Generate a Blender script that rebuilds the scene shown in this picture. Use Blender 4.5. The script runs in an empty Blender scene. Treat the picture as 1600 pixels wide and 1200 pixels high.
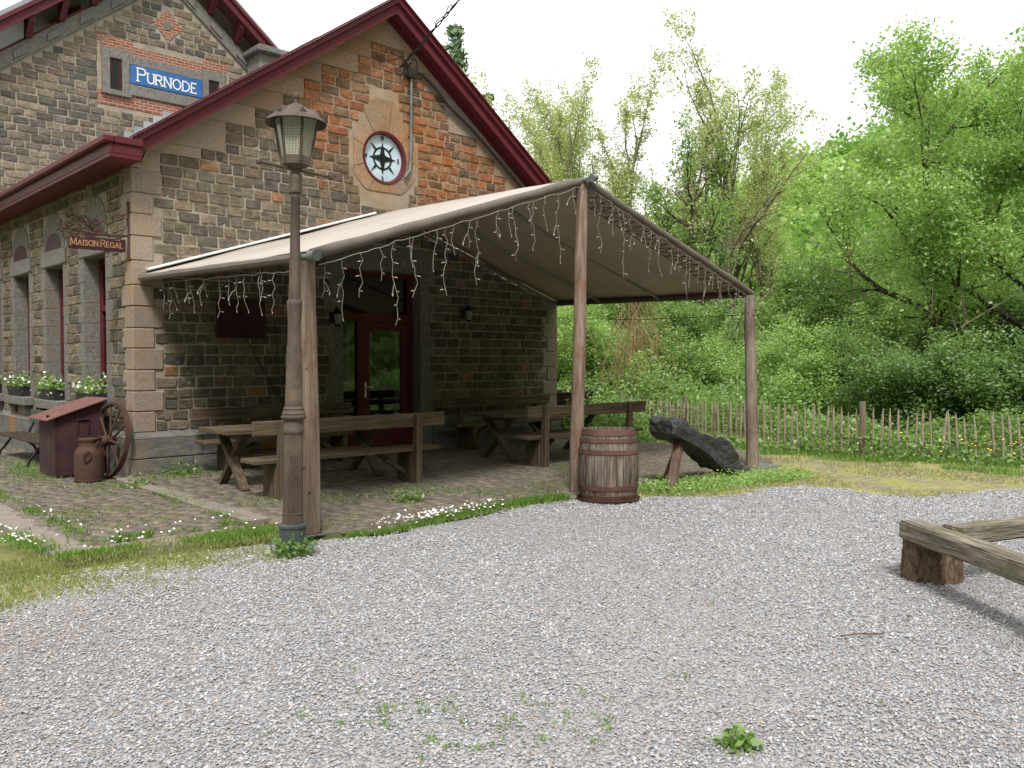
import bpy, bmesh, math, random
import numpy as np
from mathutils import Vector, Matrix, noise as mnoise
rad = math.radians
rnd = random.Random(7)
npr = np.random.RandomState(11)
sc = bpy.context.scene
col = sc.collection

# ------------------------------------------------------------------ camera, sky, sun, exposure
cd = bpy.data.cameras.new('camera'); cam = bpy.data.objects.new('camera', cd); col.objects.link(cam)
cam.location = (0, 0, 1.65); cam.rotation_euler = (rad(88.277), 0, rad(-43.4))
cd.sensor_width = 36; cd.lens = 29.925; cd.clip_start = .05; cd.clip_end = 2000
sc.camera = cam
W = bpy.data.worlds.new('World'); sc.world = W; W.use_nodes = True
wt = W.node_tree; wt.nodes.clear()
sky = wt.nodes.new('ShaderNodeTexSky'); sky.sky_type = 'NISHITA'; sky.sun_disc = False
sky.sun_elevation = rad(54); sky.sun_rotation = rad(218)
cl = wt.nodes.new('ShaderNodeTexNoise'); cl.inputs['Scale'].default_value = 1.6; cl.inputs['Detail'].default_value = 5
tcw = wt.nodes.new('ShaderNodeTexCoord'); wt.links.new(tcw.outputs['Generated'], cl.inputs['Vector'])
cr = wt.nodes.new('ShaderNodeMapRange'); cr.inputs[1].default_value = .3; cr.inputs[2].default_value = .7
cr.inputs[3].default_value = 9.6; cr.inputs[4].default_value = 12.2
wt.links.new(cl.outputs['Fac'], cr.inputs[0])
mxw = wt.nodes.new('ShaderNodeMixRGB'); mxw.inputs[0].default_value = .92
wt.links.new(sky.outputs[0], mxw.inputs[1]); wt.links.new(cr.outputs[0], mxw.inputs[2])
bg = wt.nodes.new('ShaderNodeBackground'); bg.inputs['Strength'].default_value = .1
wt.links.new(mxw.outputs[0], bg.inputs['Color'])
wo = wt.nodes.new('ShaderNodeOutputWorld'); wt.links.new(bg.outputs[0], wo.inputs[0])
sl = bpy.data.lights.new('sun', 'SUN'); sl.energy = 2.4; sl.angle = rad(12); sl.color = (1, .97, .94)
so = bpy.data.objects.new('sun', sl); col.objects.link(so)
so.rotation_euler = Vector((-.40, -.46, .80)).to_track_quat('Z', 'Y').to_euler()
sc.view_settings.view_transform = 'Standard'; sc.view_settings.look = 'None'
sc.view_settings.exposure = .64; sc.view_settings.gamma = 1

# ------------------------------------------------------------------ materials
def S(r, g, b):
    f = lambda c: (c/255/12.92) if c/255 <= .04045 else ((c/255+.055)/1.055)**2.4
    return (f(r), f(g), f(b), 1)
def newmat(n):
    m = bpy.data.materials.new(n); m.use_nodes = True
    nt = m.node_tree
    return m, nt, nt.nodes['Principled BSDF']
def nd(nt, t, **k):
    n = nt.nodes.new(t)
    for a, v in k.items(): setattr(n, a, v)
    return n
def mixc(nt, fac, a, b, mode='MIX'):
    m = nd(nt, 'ShaderNodeMixRGB', blend_type=mode)
    for i, x in ((0, fac), (1, a), (2, b)):
        if hasattr(x, 'links') : nt.links.new(x, m.inputs[i])
        else: m.inputs[i].default_value = x
    return m.outputs[0]
def noise(nt, vec, scale, detail=4, rough=.55):
    n = nd(nt, 'ShaderNodeTexNoise'); n.inputs['Scale'].default_value = scale
    n.inputs['Detail'].default_value = detail; n.inputs['Roughness'].default_value = rough
    if vec: nt.links.new(vec, n.inputs['Vector'])
    return n.outputs['Fac']
def ramp(nt, fac, a, b):
    r = nd(nt, 'ShaderNodeMapRange'); r.inputs[1].default_value = a; r.inputs[2].default_value = b
    nt.links.new(fac, r.inputs[0]); return r.outputs[0]
def objvec(nt, stretch=(1, 1, 1)):
    t = nd(nt, 'ShaderNodeTexCoord'); m = nd(nt, 'ShaderNodeMapping')
    m.inputs['Scale'].default_value = stretch
    nt.links.new(t.outputs['Object'], m.inputs[0]); return m.outputs[0]
def bump(nt, p, h, strength, dist=.02):
    b = nd(nt, 'ShaderNodeBump'); b.inputs['Strength'].default_value = strength; b.inputs['Distance'].default_value = dist
    nt.links.new(h, b.inputs['Height']); nt.links.new(b.outputs[0], p.inputs['Normal'])
def pm(name, c1, c2, scale=4, rough=.8, bmp=.3, bscale=30, stretch=(1, 1, 1), attr=False, metal=0, spec=.3,
       c3=None, s3=1.3, t3=(.55, .7), lo=.3, hi=.7):
    m, nt, p = newmat(name)
    v = objvec(nt, stretch)
    c = mixc(nt, ramp(nt, noise(nt, v, scale, 6), lo, hi), c1, c2)
    if c3: c = mixc(nt, ramp(nt, noise(nt, objvec(nt), s3, 5, .65), *t3), c, c3)
    if attr:
        a = nd(nt, 'ShaderNodeAttribute', attribute_name='Col')
        c = mixc(nt, 1., c, a.outputs['Color'], 'MULTIPLY')
    nt.links.new(c, p.inputs['Base Color'])
    p.inputs['Roughness'].default_value = rough; p.inputs['Metallic'].default_value = metal
    p.inputs['Specular IOR Level'].default_value = spec
    if bmp: bump(nt, p, noise(nt, v, bscale, 6, .6), bmp)
    return m
M = {}
def stonemat():
    m = pm('rubble_stone', (.68, .67, .66, 1), (1.22, 1.18, 1.13, 1), 11, .92, 0, 26, attr=True, spec=.12, c3=(1.0, .89, .78, 1), s3=4.5, t3=(.54, .70), lo=.32, hi=.68)
    nt = m.node_tree; p = nt.nodes['Principled BSDF']; src = p.inputs['Base Color'].links[0].from_socket
    v = objvec(nt, (1, 1, 2.4)); fz = noise(nt, v, 13, 7, .72)
    nt.links.new(mixc(nt, ramp(nt, fz, .44, .36), src, mixc(nt, 1., src, (.58, .56, .54, 1), 'MULTIPLY')), p.inputs['Base Color'])
    bump(nt, p, fz, 1., .035); return m
M['stone'] = stonemat()
M['mortar'] = pm('mortar', S(138, 128, 114), S(168, 157, 141), 3, .95, .4, 60, spec=.1)
M['granite'] = pm('dressed_granite', (.72, .72, .72, 1), (1.2, 1.18, 1.16, 1), 30, .9, .5, 55, attr=True, spec=.2,
                  c3=(1.2, .92, .62, 1), s3=1.3, t3=(.50, .68))
M['granite_grey'] = pm('grey_granite', S(98, 95, 92), S(138, 133, 127), 22, .9, .5, 45, spec=.2, c3=S(125, 112, 88), s3=1.6)
M['bluestone'] = pm('plinth_stone', S(92, 92, 92), S(128, 124, 118), 7, .9, .7, 30, (1, 1, 2.5), spec=.2, c3=S(150, 112, 68), s3=.8, t3=(.6, .7))
M['red'] = pm('dark_red_paint', S(84, 30, 39), S(98, 38, 46), 2, .55, .08, 40, spec=.3, c3=S(74, 28, 36), s3=2.)
M['red_dark'] = pm('dark_red_board', S(52, 24, 30), S(66, 30, 34), 2, .6, .08, 40)
M['slate'] = pm('zinc_roof', S(130, 132, 138), S(165, 168, 172), 3, .5, .1, 20)
M['wood_x'] = pm('bench_wood', S(70, 59, 48), S(118, 102, 83), 8, .88, .7, 18, (.14, 3, 3), spec=.12, c3=S(70, 64, 56), s3=2.5, t3=(.5, .75))
M['wood_z'] = pm('upright_wood', S(70, 59, 48), S(114, 99, 81), 8, .88, .7, 18, (3, 3, .14), spec=.12, c3=S(70, 64, 56), s3=2.5, t3=(.5, .75))
M['post'] = pm('peeled_log', S(98, 80, 68), S(156, 138, 122), 7, .88, .8, 18, (3, 3, .16), spec=.12, c3=S(118, 82, 64), s3=2.2, t3=(.52, .7))
M['post_grey'] = pm('grey_log', S(96, 86, 76), S(144, 131, 117), 6, .85, .6, 14, (2.6, 2.6, .14), spec=.2, c3=S(96, 78, 64), s3=1.6, t3=(.5, .7))
M['iron'] = pm('brown_cast_iron', S(68, 58, 52), S(96, 82, 73), 5, .65, .25, 30, (1.5, 1.5, .4), spec=.3, c3=S(112, 98, 78), s3=2.6, t3=(.5, .68))
M['iron_green'] = pm('green_cast_iron', S(52, 60, 58), S(78, 84, 78), 5, .6, .25, 30, spec=.4, c3=S(96, 90, 70), s3=4)
M['black'] = pm('black_metal', S(22, 20, 22), S(36, 32, 33), 6, .5, .1, 30)
M['rust'] = pm('rusty_sheet', S(66, 49, 41), S(92, 68, 54), 4, .8, .3, 30, spec=.25, c3=S(60, 38, 40), s3=2.2, t3=(.45, .7))
M['rust_lid'] = pm('rusty_lid', S(108, 72, 66), S(130, 92, 84), 3, .6, .15, 30, spec=.3)
M['cabinet'] = pm('rusty_cabinet_paint', S(56, 38, 41), S(74, 50, 50), 3, .75, .2, 30, spec=.2, c3=S(80, 56, 44), s3=1.6)
M['stave'] = pm('barrel_stave', S(80, 72, 65), S(140, 130, 120), 11, .92, .7, 22, (3, 3, .22), attr=True, spec=.08, c3=S(92, 66, 52), s3=3.5, t3=(.58, .72), lo=.36, hi=.66)
M['hoop'] = pm('rusty_hoop', S(76, 52, 45), S(102, 73, 62), 7, .8, .3, 30, spec=.3)
M['rock'] = pm('black_slate_rock', S(30, 30, 33), S(70, 70, 72), 3, .5, 1., 9, (1, 3, 3), spec=.5, c3=S(120, 116, 110), s3=5, t3=(.64, .72))
M['fabric'] = pm('canopy_fabric', S(172, 156, 138), S(186, 170, 152), 1.2, .8, .06, 60, spec=.15)
def fabricmat():
    m = pm('canopy_cloth', S(184, 174, 163), S(202, 193, 183), 1.2, .8, .25, 7, spec=.15); nt = m.node_tree; p = nt.nodes['Principled BSDF']
    t = nd(nt, 'ShaderNodeBsdfTranslucent'); t.inputs[0].default_value = S(150, 132, 108); x = nd(nt, 'ShaderNodeMixShader'); x.inputs[0].default_value = .22
    nt.links.new(p.outputs[0], x.inputs[1]); nt.links.new(t.outputs[0], x.inputs[2]); nt.links.new(x.outputs[0], nt.nodes['Material Output'].inputs[0]); return m
M['fabric'] = fabricmat()
M['sand'] = pm('sandy_stone', S(134, 116, 100), S(160, 138, 116), 24, .9, .5, 50, spec=.15, c3=S(160, 116, 78), s3=1.6, t3=(.52, .68))
M['pipe'] = pm('galvanised_pipe', S(112, 116, 116), S(140, 144, 142), 8, .45, .05, 30, metal=.6)
M['roll'] = pm('dark_fabric_roll', S(92, 84, 76), S(112, 102, 94), 3, .7, .2, 20)
M['cord'] = pm('dark_cord', S(40, 36, 34), S(56, 50, 46), 8, .8, 0)
M['wire'] = pm('white_light_wire', S(132, 126, 114), S(152, 145, 132), 8, .5, 0)
M['bulb'] = pm('clear_bulb', S(190, 187, 180), S(208, 205, 198), 8, .2, 0, spec=.6)
M['white'] = pm('white_paint', S(222, 222, 220), S(238, 238, 236), 4, .5, .03, 30)
M['reflection_strip'] = pm('reflection_strip', S(190, 188, 184), S(215, 213, 210), 6, .9, .2, 14, (6, 6, .2))
M['dial'] = pm('pale_blue_glass', S(170, 194, 208), S(206, 220, 226), 2.5, .25, 0, spec=.5)
M['blue'] = pm('enamel_blue', S(46, 92, 150), S(58, 104, 164), 3, .35, .03, 20, spec=.4)
M['gold'] = pm('tan_letters', S(160, 120, 84), S(176, 136, 98), 5, .6, 0)
M['sleeper'] = pm('weathered_beam', S(64, 60, 54), S(164, 154, 138), 13, .92, 1., 24, (.22, 3, 3), spec=.1, c3=S(108, 104, 82), s3=3.2, t3=(.5, .66))
M['bark'] = pm('stump_bark', S(60, 47, 38), S(138, 116, 96), 16, .95, 1., 30, (2, 2, .8), spec=.1)
M['trunk'] = pm('tree_bark', S(76, 68, 56), S(128, 118, 100), 5, .95, .6, 12, (1.5, 1.5, .4), spec=.1, c3=S(96, 102, 66), s3=1.2, t3=(.5, .7))
M['trunk_dark'] = pm('dark_bark', S(52, 44, 38), S(84, 72, 60), 5, .95, .6, 12, (1.5, 1.5, .4), spec=.1)
M['picket'] = pm('chestnut_picket', S(118, 109, 92), S(168, 157, 134), 6, .9, .4, 14, (2, 2, .15), spec=.1)
M['sett'] = pm('sett_stone', (.7, .7, .7, 1), (1.2, 1.18, 1.15, 1), 14, .9, .45, 40, attr=True, spec=.2)
M['slab'] = pm('kerb_slab', S(120, 112, 104), S(146, 136, 126), 6, .9, .3, 40, spec=.2, c3=S(128, 124, 100), s3=1.5)
M['pebble'] = pm('gravel_stone', (.8, .8, .8, 1), (1.1, 1.1, 1.1, 1), 60, .85, 0, attr=True, spec=.25)
M['terracotta'] = pm('planter_black', S(34, 34, 38), S(48, 48, 52), 5, .6, 0)
M['petal'] = pm('white_petal', S(232, 232, 226), S(245, 245, 240), 5, .7, 0)
M['yellow'] = pm('yellow_petal', S(222, 190, 40), S(236, 208, 60), 5, .7, 0)
M['litter'] = pm('dry_leaf', S(110, 72, 46), S(140, 98, 64), 9, .9, .2)
M['vine'] = pm('dry_vine', S(132, 106, 78), S(172, 146, 112), 6, .95, 0, spec=.1)
M['interior'] = pm('dim_interior', S(70, 62, 54), S(84, 76, 66), 2, .9, 0)
def stain(m, tint, base_in='Base Color', thr=(.40, .60)):
    '''broad rust stain on the upper middle of the gable'''
    nt = m.node_tree; p = nt.nodes['Principled BSDF']; src = p.inputs['Base Color'].links[0].from_socket
    g = nd(nt, 'ShaderNodeNewGeometry'); sx = nd(nt, 'ShaderNodeSeparateXYZ'); nt.links.new(g.outputs['Position'], sx.inputs[0])
    k = nd(nt, 'ShaderNodeMath', operation='MULTIPLY_ADD'); k.inputs[1].default_value = .9; nt.links.new(sx.outputs[2], k.inputs[0]); nt.links.new(sx.outputs[0], k.inputs[2])
    a = ramp(nt, k.outputs[0], 10.6, 12.4); b = ramp(nt, sx.outputs[2], 3.6, 4.7); fy = ramp(nt, sx.outputs[1], 14, 12.6)
    n = ramp(nt, noise(nt, g.outputs['Position'], .85, 7, .62), *thr)
    def mul(x, y):
        q = nd(nt, 'ShaderNodeMath', operation='MULTIPLY'); nt.links.new(x, q.inputs[0]); nt.links.new(y, q.inputs[1]); return q.outputs[0]
    f = mul(mul(mul(a, b), fy), n)
    nt.links.new(mixc(nt, f, src, mixc(nt, 1., src, tint, 'MULTIPLY')), p.inputs['Base Color'])
stain(M['stone'], (1.22, .83, .60, 1), thr=(.30, .52)); stain(M['mortar'], (1.05, .80, .60, 1), thr=(.34, .58)); stain(M['granite'], (1.05, .82, .58, 1), thr=(.42, .62))
def cornerstain(m, tint):
    '''orange lichen running down the front corner of the house'''
    nt = m.node_tree; p = nt.nodes['Principled BSDF']; src = p.inputs['Base Color'].links[0].from_socket
    g = nd(nt, 'ShaderNodeNewGeometry'); sx = nd(nt, 'ShaderNodeSeparateXYZ'); nt.links.new(g.outputs['Position'], sx.inputs[0])
    a = ramp(nt, sx.outputs[0], 4.62, 4.30); b = ramp(nt, sx.outputs[1], 12.5, 12.2); c = ramp(nt, sx.outputs[2], 3.9, 3.2)
    n = ramp(nt, noise(nt, g.outputs['Position'], 3.6, 8, .72), .42, .66); f = a
    for y in (b, c, n):
        q = nd(nt, 'ShaderNodeMath', operation='MULTIPLY'); nt.links.new(f, q.inputs[0]); nt.links.new(y, q.inputs[1]); f = q.outputs[0]
    nt.links.new(mixc(nt, f, src, tint), p.inputs['Base Color'])
cornerstain(M['granite'], S(156, 131, 108)); cornerstain(M['bluestone'], S(140, 118, 92))
def leafmat(name, c1, c2, tr=.55):
    m, nt, p = newmat(name)
    a = nd(nt, 'ShaderNodeAttribute', attribute_name='Col')
    c = mixc(nt, a.outputs['Fac'], c1, c2)
    nt.nodes.remove(p)
    d = nd(nt, 'ShaderNodeBsdfDiffuse'); t = nd(nt, 'ShaderNodeBsdfTranslucent'); g = nd(nt, 'ShaderNodeBsdfGlossy')
    g.inputs['Roughness'].default_value = .45; g.inputs['Color'].default_value = (.8, .85, .8, 1)
    c2_ = mixc(nt, 1., c, (1.05, 1.1, .8, 1), 'MULTIPLY')
    nt.links.new(c, d.inputs[0]); nt.links.new(c2_, t.inputs[0])
    x = nd(nt, 'ShaderNodeMixShader'); x.inputs[0].default_value = tr
    nt.links.new(d.outputs[0], x.inputs[1]); nt.links.new(t.outputs[0], x.inputs[2])
    y = nd(nt, 'ShaderNodeMixShader'); y.inputs[0].default_value = .05
    nt.links.new(x.outputs[0], y.inputs[1]); nt.links.new(g.outputs[0], y.inputs[2])
    nt.links.new(y.outputs[0], nt.nodes['Material Output'].inputs[0])
    return m
M['leaf_spring'] = leafmat('spring_leaf', S(150, 162, 98), S(204, 212, 150))
M['leaf_bright'] = leafmat('bright_leaf', S(112, 152, 74), S(190, 214, 130))
M['leaf_mid'] = leafmat('mid_leaf', S(80, 116, 56), S(172, 200, 116))
M['leaf_dark'] = leafmat('dark_leaf', S(80, 112, 60), S(146, 176, 102))
M['leaf_conifer'] = leafmat('conifer_needle', S(64, 90, 64), S(120, 144, 100), .25)
M['leaf_hill'] = leafmat('hill_leaf', S(96, 138, 64), S(176, 204, 112))
M['grass'] = leafmat('grass_blade', S(86, 124, 48), S(152, 184, 86))
M['grass_dry'] = leafmat('yellow_grass', S(126, 134, 74), S(170, 172, 104))
def glassmat(name, tint, refl=.5):
    m, nt, p = newmat(name); nt.nodes.remove(p)
    t = nd(nt, 'ShaderNodeBsdfTransparent'); t.inputs[0].default_value = tint
    g = nd(nt, 'ShaderNodeBsdfGlossy'); g.inputs['Roughness'].default_value = .02
    f = nd(nt, 'ShaderNodeFresnel'); f.inputs[0].default_value = 1.5
    mr = nd(nt, 'ShaderNodeMath', operation='MULTIPLY_ADD'); mr.inputs[1].default_value = 1.2; mr.inputs[2].default_value = .04
    nt.links.new(f.outputs[0], mr.inputs[0])
    x = nd(nt, 'ShaderNodeMixShader'); nt.links.new(mr.outputs[0], x.inputs[0])
    nt.links.new(t.outputs[0], x.inputs[1]); nt.links.new(g.outputs[0], x.inputs[2])
    nt.links.new(x.outputs[0], nt.nodes['Material Output'].inputs[0])
    return m
M['glass'] = glassmat('window_glass', (.55, .6, .6, 1))
def meshglass():
    m, nt, p = newmat('wired_lantern_glass')
    v = objvec(nt); b = nd(nt, 'ShaderNodeTexBrick'); b.offset = 0
    b.inputs['Color1'].default_value = S(196, 192, 170); b.inputs['Color2'].default_value = S(206, 204, 184); b.inputs['Mortar'].default_value = S(104, 100, 82)
    b.inputs['Scale'].default_value = 1; b.inputs['Mortar Size'].default_value = .0022
    b.inputs['Brick Width'].default_value = .012; b.inputs['Row Height'].default_value = .012
    uv = nd(nt, 'ShaderNodeUVMap'); nt.links.new(uv.outputs[0], b.inputs['Vector'])
    nt.links.new(b.outputs['Color'], p.inputs['Base Color']); p.inputs['Roughness'].default_value = .25
    p.inputs['Subsurface Weight'].default_value = 0
    bump(nt, p, b.outputs['Fac'], .4, .004)
    return m
M['mesh_glass'] = meshglass()
def brickmat():
    m, nt, p = newmat('red_brick')
    t = nd(nt, 'ShaderNodeTexCoord'); sx = nd(nt, 'ShaderNodeSeparateXYZ'); cx = nd(nt, 'ShaderNodeCombineXYZ')
    nt.links.new(t.outputs['Object'], sx.inputs[0]); nt.links.new(sx.outputs[0], cx.inputs[0]); nt.links.new(sx.outputs[2], cx.inputs[1])
    b = nd(nt, 'ShaderNodeTexBrick'); b.inputs['Color1'].default_value = S(150, 78, 60); b.inputs['Color2'].default_value = S(120, 60, 48)
    b.inputs['Mortar'].default_value = S(176, 158, 140); b.inputs['Scale'].default_value = 1; b.inputs['Mortar Size'].default_value = .008
    b.inputs['Brick Width'].default_value = .2; b.inputs['Row Height'].default_value = .068
    nt.links.new(cx.outputs[0], b.inputs['Vector'])
    c = mixc(nt, ramp(nt, noise(nt, t.outputs['Object'], 5), .4, .8), b.outputs['Color'], S(140, 110, 92))
    nt.links.new(c, p.inputs['Base Color']); p.inputs['Roughness'].default_value = .9
    bump(nt, p, b.outputs['Fac'], -.5, .01)
    return m
M['brick'] = brickmat()

# ------------------------------------------------------------------ mesh builder
def tag(o, label=None, cat=None, group=None, kind=None):
    if label: o['label'] = label
    if cat: o['category'] = cat
    if group: o['group'] = group
    if kind: o['kind'] = kind
    return o
def rootloc(p):
    v = Vector((0, 0, 0))
    while p is not None: v += Vector(p.location); p = p.parent
    return v
class MB:
    def __init__(s): s.v = []; s.f = []; s.m = []; s.c = None; s.cur = 0; s.curc = None; s.uvs = None
    def add(s, vs, fs, m=None, c=None):
        o = len(s.v); s.v.extend([tuple(a) for a in vs]); s.f.extend([tuple(i+o for i in f) for f in fs])
        s.m.extend([s.cur if m is None else m]*len(fs))
        if c is not None or s.c is not None:
            if s.c is None: s.c = [(1, 1, 1, 1)]*o
            s.c.extend([c or (1, 1, 1, 1)]*len(vs))
    def box(s, lo, hi, ch=.006, m=None, mat=None, jit=0, c=None):
        (x0, y0, z0), (x1, y1, z1) = lo, hi
        ch = min(ch, .45*min(abs(x1-x0), abs(y1-y0), abs(z1-z0)))
        vs = []; P = {}
        for i, x in enumerate((x0, x1)):
            for j, y in enumerate((y0, y1)):
                for k, z in enumerate((z0, z1)):
                    sx, sy, sz = (1, -1)[i], (1, -1)[j], (1, -1)[k]
                    jx = [rnd.uniform(-jit, jit) for _ in range(3)]
                    for a, d in enumerate(((0, ch, ch), (ch, 0, ch), (ch, ch, 0))):
                        P[i, j, k, a] = len(vs)
                        vs.append((x+sx*d[0]+jx[0], y+sy*d[1]+jx[1], z+sz*d[2]+jx[2]))
        if mat is not None: vs = [mat @ Vector(v) for v in vs]
        fs = []
        for i in (0, 1):
            q = [P[i, 0, 0, 0], P[i, 1, 0, 0], P[i, 1, 1, 0], P[i, 0, 1, 0]]; fs.append(q if i else q[::-1])
            q = [P[0, i, 0, 1], P[1, i, 0, 1], P[1, i, 1, 1], P[0, i, 1, 1]]; fs.append(q[::-1] if i else q)
            q = [P[0, 0, i, 2], P[1, 0, i, 2], P[1, 1, i, 2], P[0, 1, i, 2]]; fs.append(q if i else q[::-1])
        for a in (0, 1):
            for b in (0, 1):
                fs.append([P[a, b, 0, 0], P[a, b, 1, 0], P[a, b, 1, 1], P[a, b, 0, 1]])
                fs.append([P[a, 0, b, 0], P[a, 1, b, 0], P[a, 1, b, 2], P[a, 0, b, 2]])
                fs.append([P[0, a, b, 1], P[1, a, b, 1], P[1, a, b, 2], P[0, a, b, 2]])
                for k in (0, 1): fs.append([P[a, b, k, 0], P[a, b, k, 1], P[a, b, k, 2]])
        s.add(vs, fs, m, c)
    def beam(s, p, q, w, h, ch=.006, up=(0, 0, 1), m=None, jit=0):
        p, q = Vector(p), Vector(q); d = q-p; L = d.length; x = d.normalized(); u = Vector(up)
        y = u.cross(x).normalized(); z = x.cross(y)
        mt = Matrix((x, y, z)).transposed().to_4x4(); mt.translation = p
        s.box((0, -w/2, -h/2), (L, w/2, h/2), ch, m, mt, jit)
    def tube(s, pts, r, n=8, m=None, cap=True, c=None):
        pts = [Vector(p) for p in pts]
        if not hasattr(r, '__len__'): r = [r]*len(pts)
        vs = []; fs = []; pu = None
        for i, p in enumerate(pts):
            d = (pts[min(i+1, len(pts)-1)]-pts[max(i-1, 0)])
            d = d.normalized() if d.length > 1e-9 else Vector((0, 0, 1))
            if pu is None: pu = d.orthogonal().normalized()
            else:
                pu = pu - d*pu.dot(d)
                pu = pu.normalized() if pu.length > 1e-6 else d.orthogonal().normalized()
            w = d.cross(pu)
            for k in range(n):
                a = 2*math.pi*k/n; vs.append(p+(pu*math.cos(a)+w*math.sin(a))*r[i])
        for i in range(len(pts)-1):
            for k in range(n):
                a = i*n+k; b = i*n+(k+1) % n; fs.append((a, b, b+n, a+n))
        if cap: fs.append(tuple(range(n))[::-1]); fs.append(tuple(range((len(pts)-1)*n, len(pts)*n)))
        s.add(vs, fs, m, c)
    def lathe(s, prof, n=24, ctr=(0, 0, 0), m=None, flute=0, nf=0, closed=True):
        vs = []; fs = []
        for r, z in prof:
            for k in range(n):
                a = 2*math.pi*k/n; rr = r*(1-flute*(.5+.5*math.cos(a*nf))) if nf else r
                vs.append((ctr[0]+rr*math.cos(a), ctr[1]+rr*math.sin(a), ctr[2]+z))
        for i in range(len(prof)-1):
            for k in range(n):
                a = i*n+k; b = i*n+(k+1) % n; fs.append((a, b, b+n, a+n))
        if closed: fs.append(tuple(range(n))[::-1]); fs.append(tuple(range((len(prof)-1)*n, len(prof)*n)))
        s.add(vs, fs, m)
    def prism(s, poly, ext, m=None):      # poly: 3-D outline, ext: extrusion vector
        n = len(poly); e = Vector(ext); a = [Vector(p) for p in poly]
        s.add(a+[p+e for p in a], [tuple(range(n))[::-1], tuple(range(n, 2*n))]+[(i, (i+1) % n, n+(i+1) % n, n+i) for i in range(n)], m)
    def quad(s, a, b, c_, d, m=None, c=None): s.add([a, b, c_, d], [(0, 1, 2, 3)], m, c)
    def build(s, name, mats, parent=None, smooth=False, local=False):
        me = bpy.data.meshes.new(name)
        off = Vector((0, 0, 0)) if (local or parent is None) else rootloc(parent)
        vs = np.array(s.v, dtype=np.float64).reshape(-1, 3)-np.array(off)
        me.from_pydata(vs.tolist(), [], s.f)
        if not isinstance(mats, (list, tuple)): mats = [mats]
        for m in mats: me.materials.append(M[m] if isinstance(m, str) else m)
        if len(mats) > 1: me.polygons.foreach_set('material_index', s.m)
        if s.c is not None:
            at = me.color_attributes.new('Col', 'FLOAT_COLOR', 'POINT')
            at.data.foreach_set('color', np.array(s.c, dtype=np.float32).ravel())
        if smooth: me.polygons.foreach_set('use_smooth', [True]*len(me.polygons))
        me.validate(); me.update()
        if not smooth or smooth == 'fix':
            bm = bmesh.new(); bm.from_mesh(me); bmesh.ops.recalc_face_normals(bm, faces=bm.faces); bm.to_mesh(me); bm.free()
        if smooth == 'fix': me.set_sharp_from_angle(angle=rad(40))
        o = bpy.data.objects.new(name, me); col.objects.link(o)
        if parent: o.parent = parent
        return o
def thing(name, label, cat, loc=(0, 0, 0), group=None, kind=None):
    o = bpy.data.objects.new(name, None); o.empty_display_size = .2; o.location = loc; col.objects.link(o)
    return tag(o, label, cat, group, kind)
def copytree(o, parent=None, label=None):
    c = o.copy(); col.objects.link(c); c.parent = parent
    if label: c['label'] = label
    for ch in o.children: copytree(ch, c)
    return c
def fastmesh(name, verts, nper, colr=None, mats=(), smooth=False, tris=False):
    """verts: (N, nper, 3) separate polygons"""
    n = verts.shape[0]; me = bpy.data.meshes.new(name)
    me.vertices.add(n*nper); me.loops.add(n*nper); me.polygons.add(n)
    me.vertices.foreach_set('co', verts.astype(np.float32).ravel())
    me.loops.foreach_set('vertex_index', np.arange(n*nper, dtype=np.int32))
    me.polygons.foreach_set('loop_start', np.arange(0, n*nper, nper, dtype=np.int32))
    if len(mats): 
        for m in mats: me.materials.append(M[m] if isinstance(m, str) else m)
    if colr is not None:
        at = me.color_attributes.new('Col', 'FLOAT_COLOR', 'POINT')
        if colr.ndim == 1: colr = np.stack([colr]*3+[np.ones_like(colr)], 1)
        at.data.foreach_set('color', np.repeat(colr, nper, 0).astype(np.float32).ravel())
    me.update(calc_edges=True)
    return me
def link(name, me, parent=None):
    o = bpy.data.objects.new(name, me); col.objects.link(o)
    if parent: o.parent = parent
    return o

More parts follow.
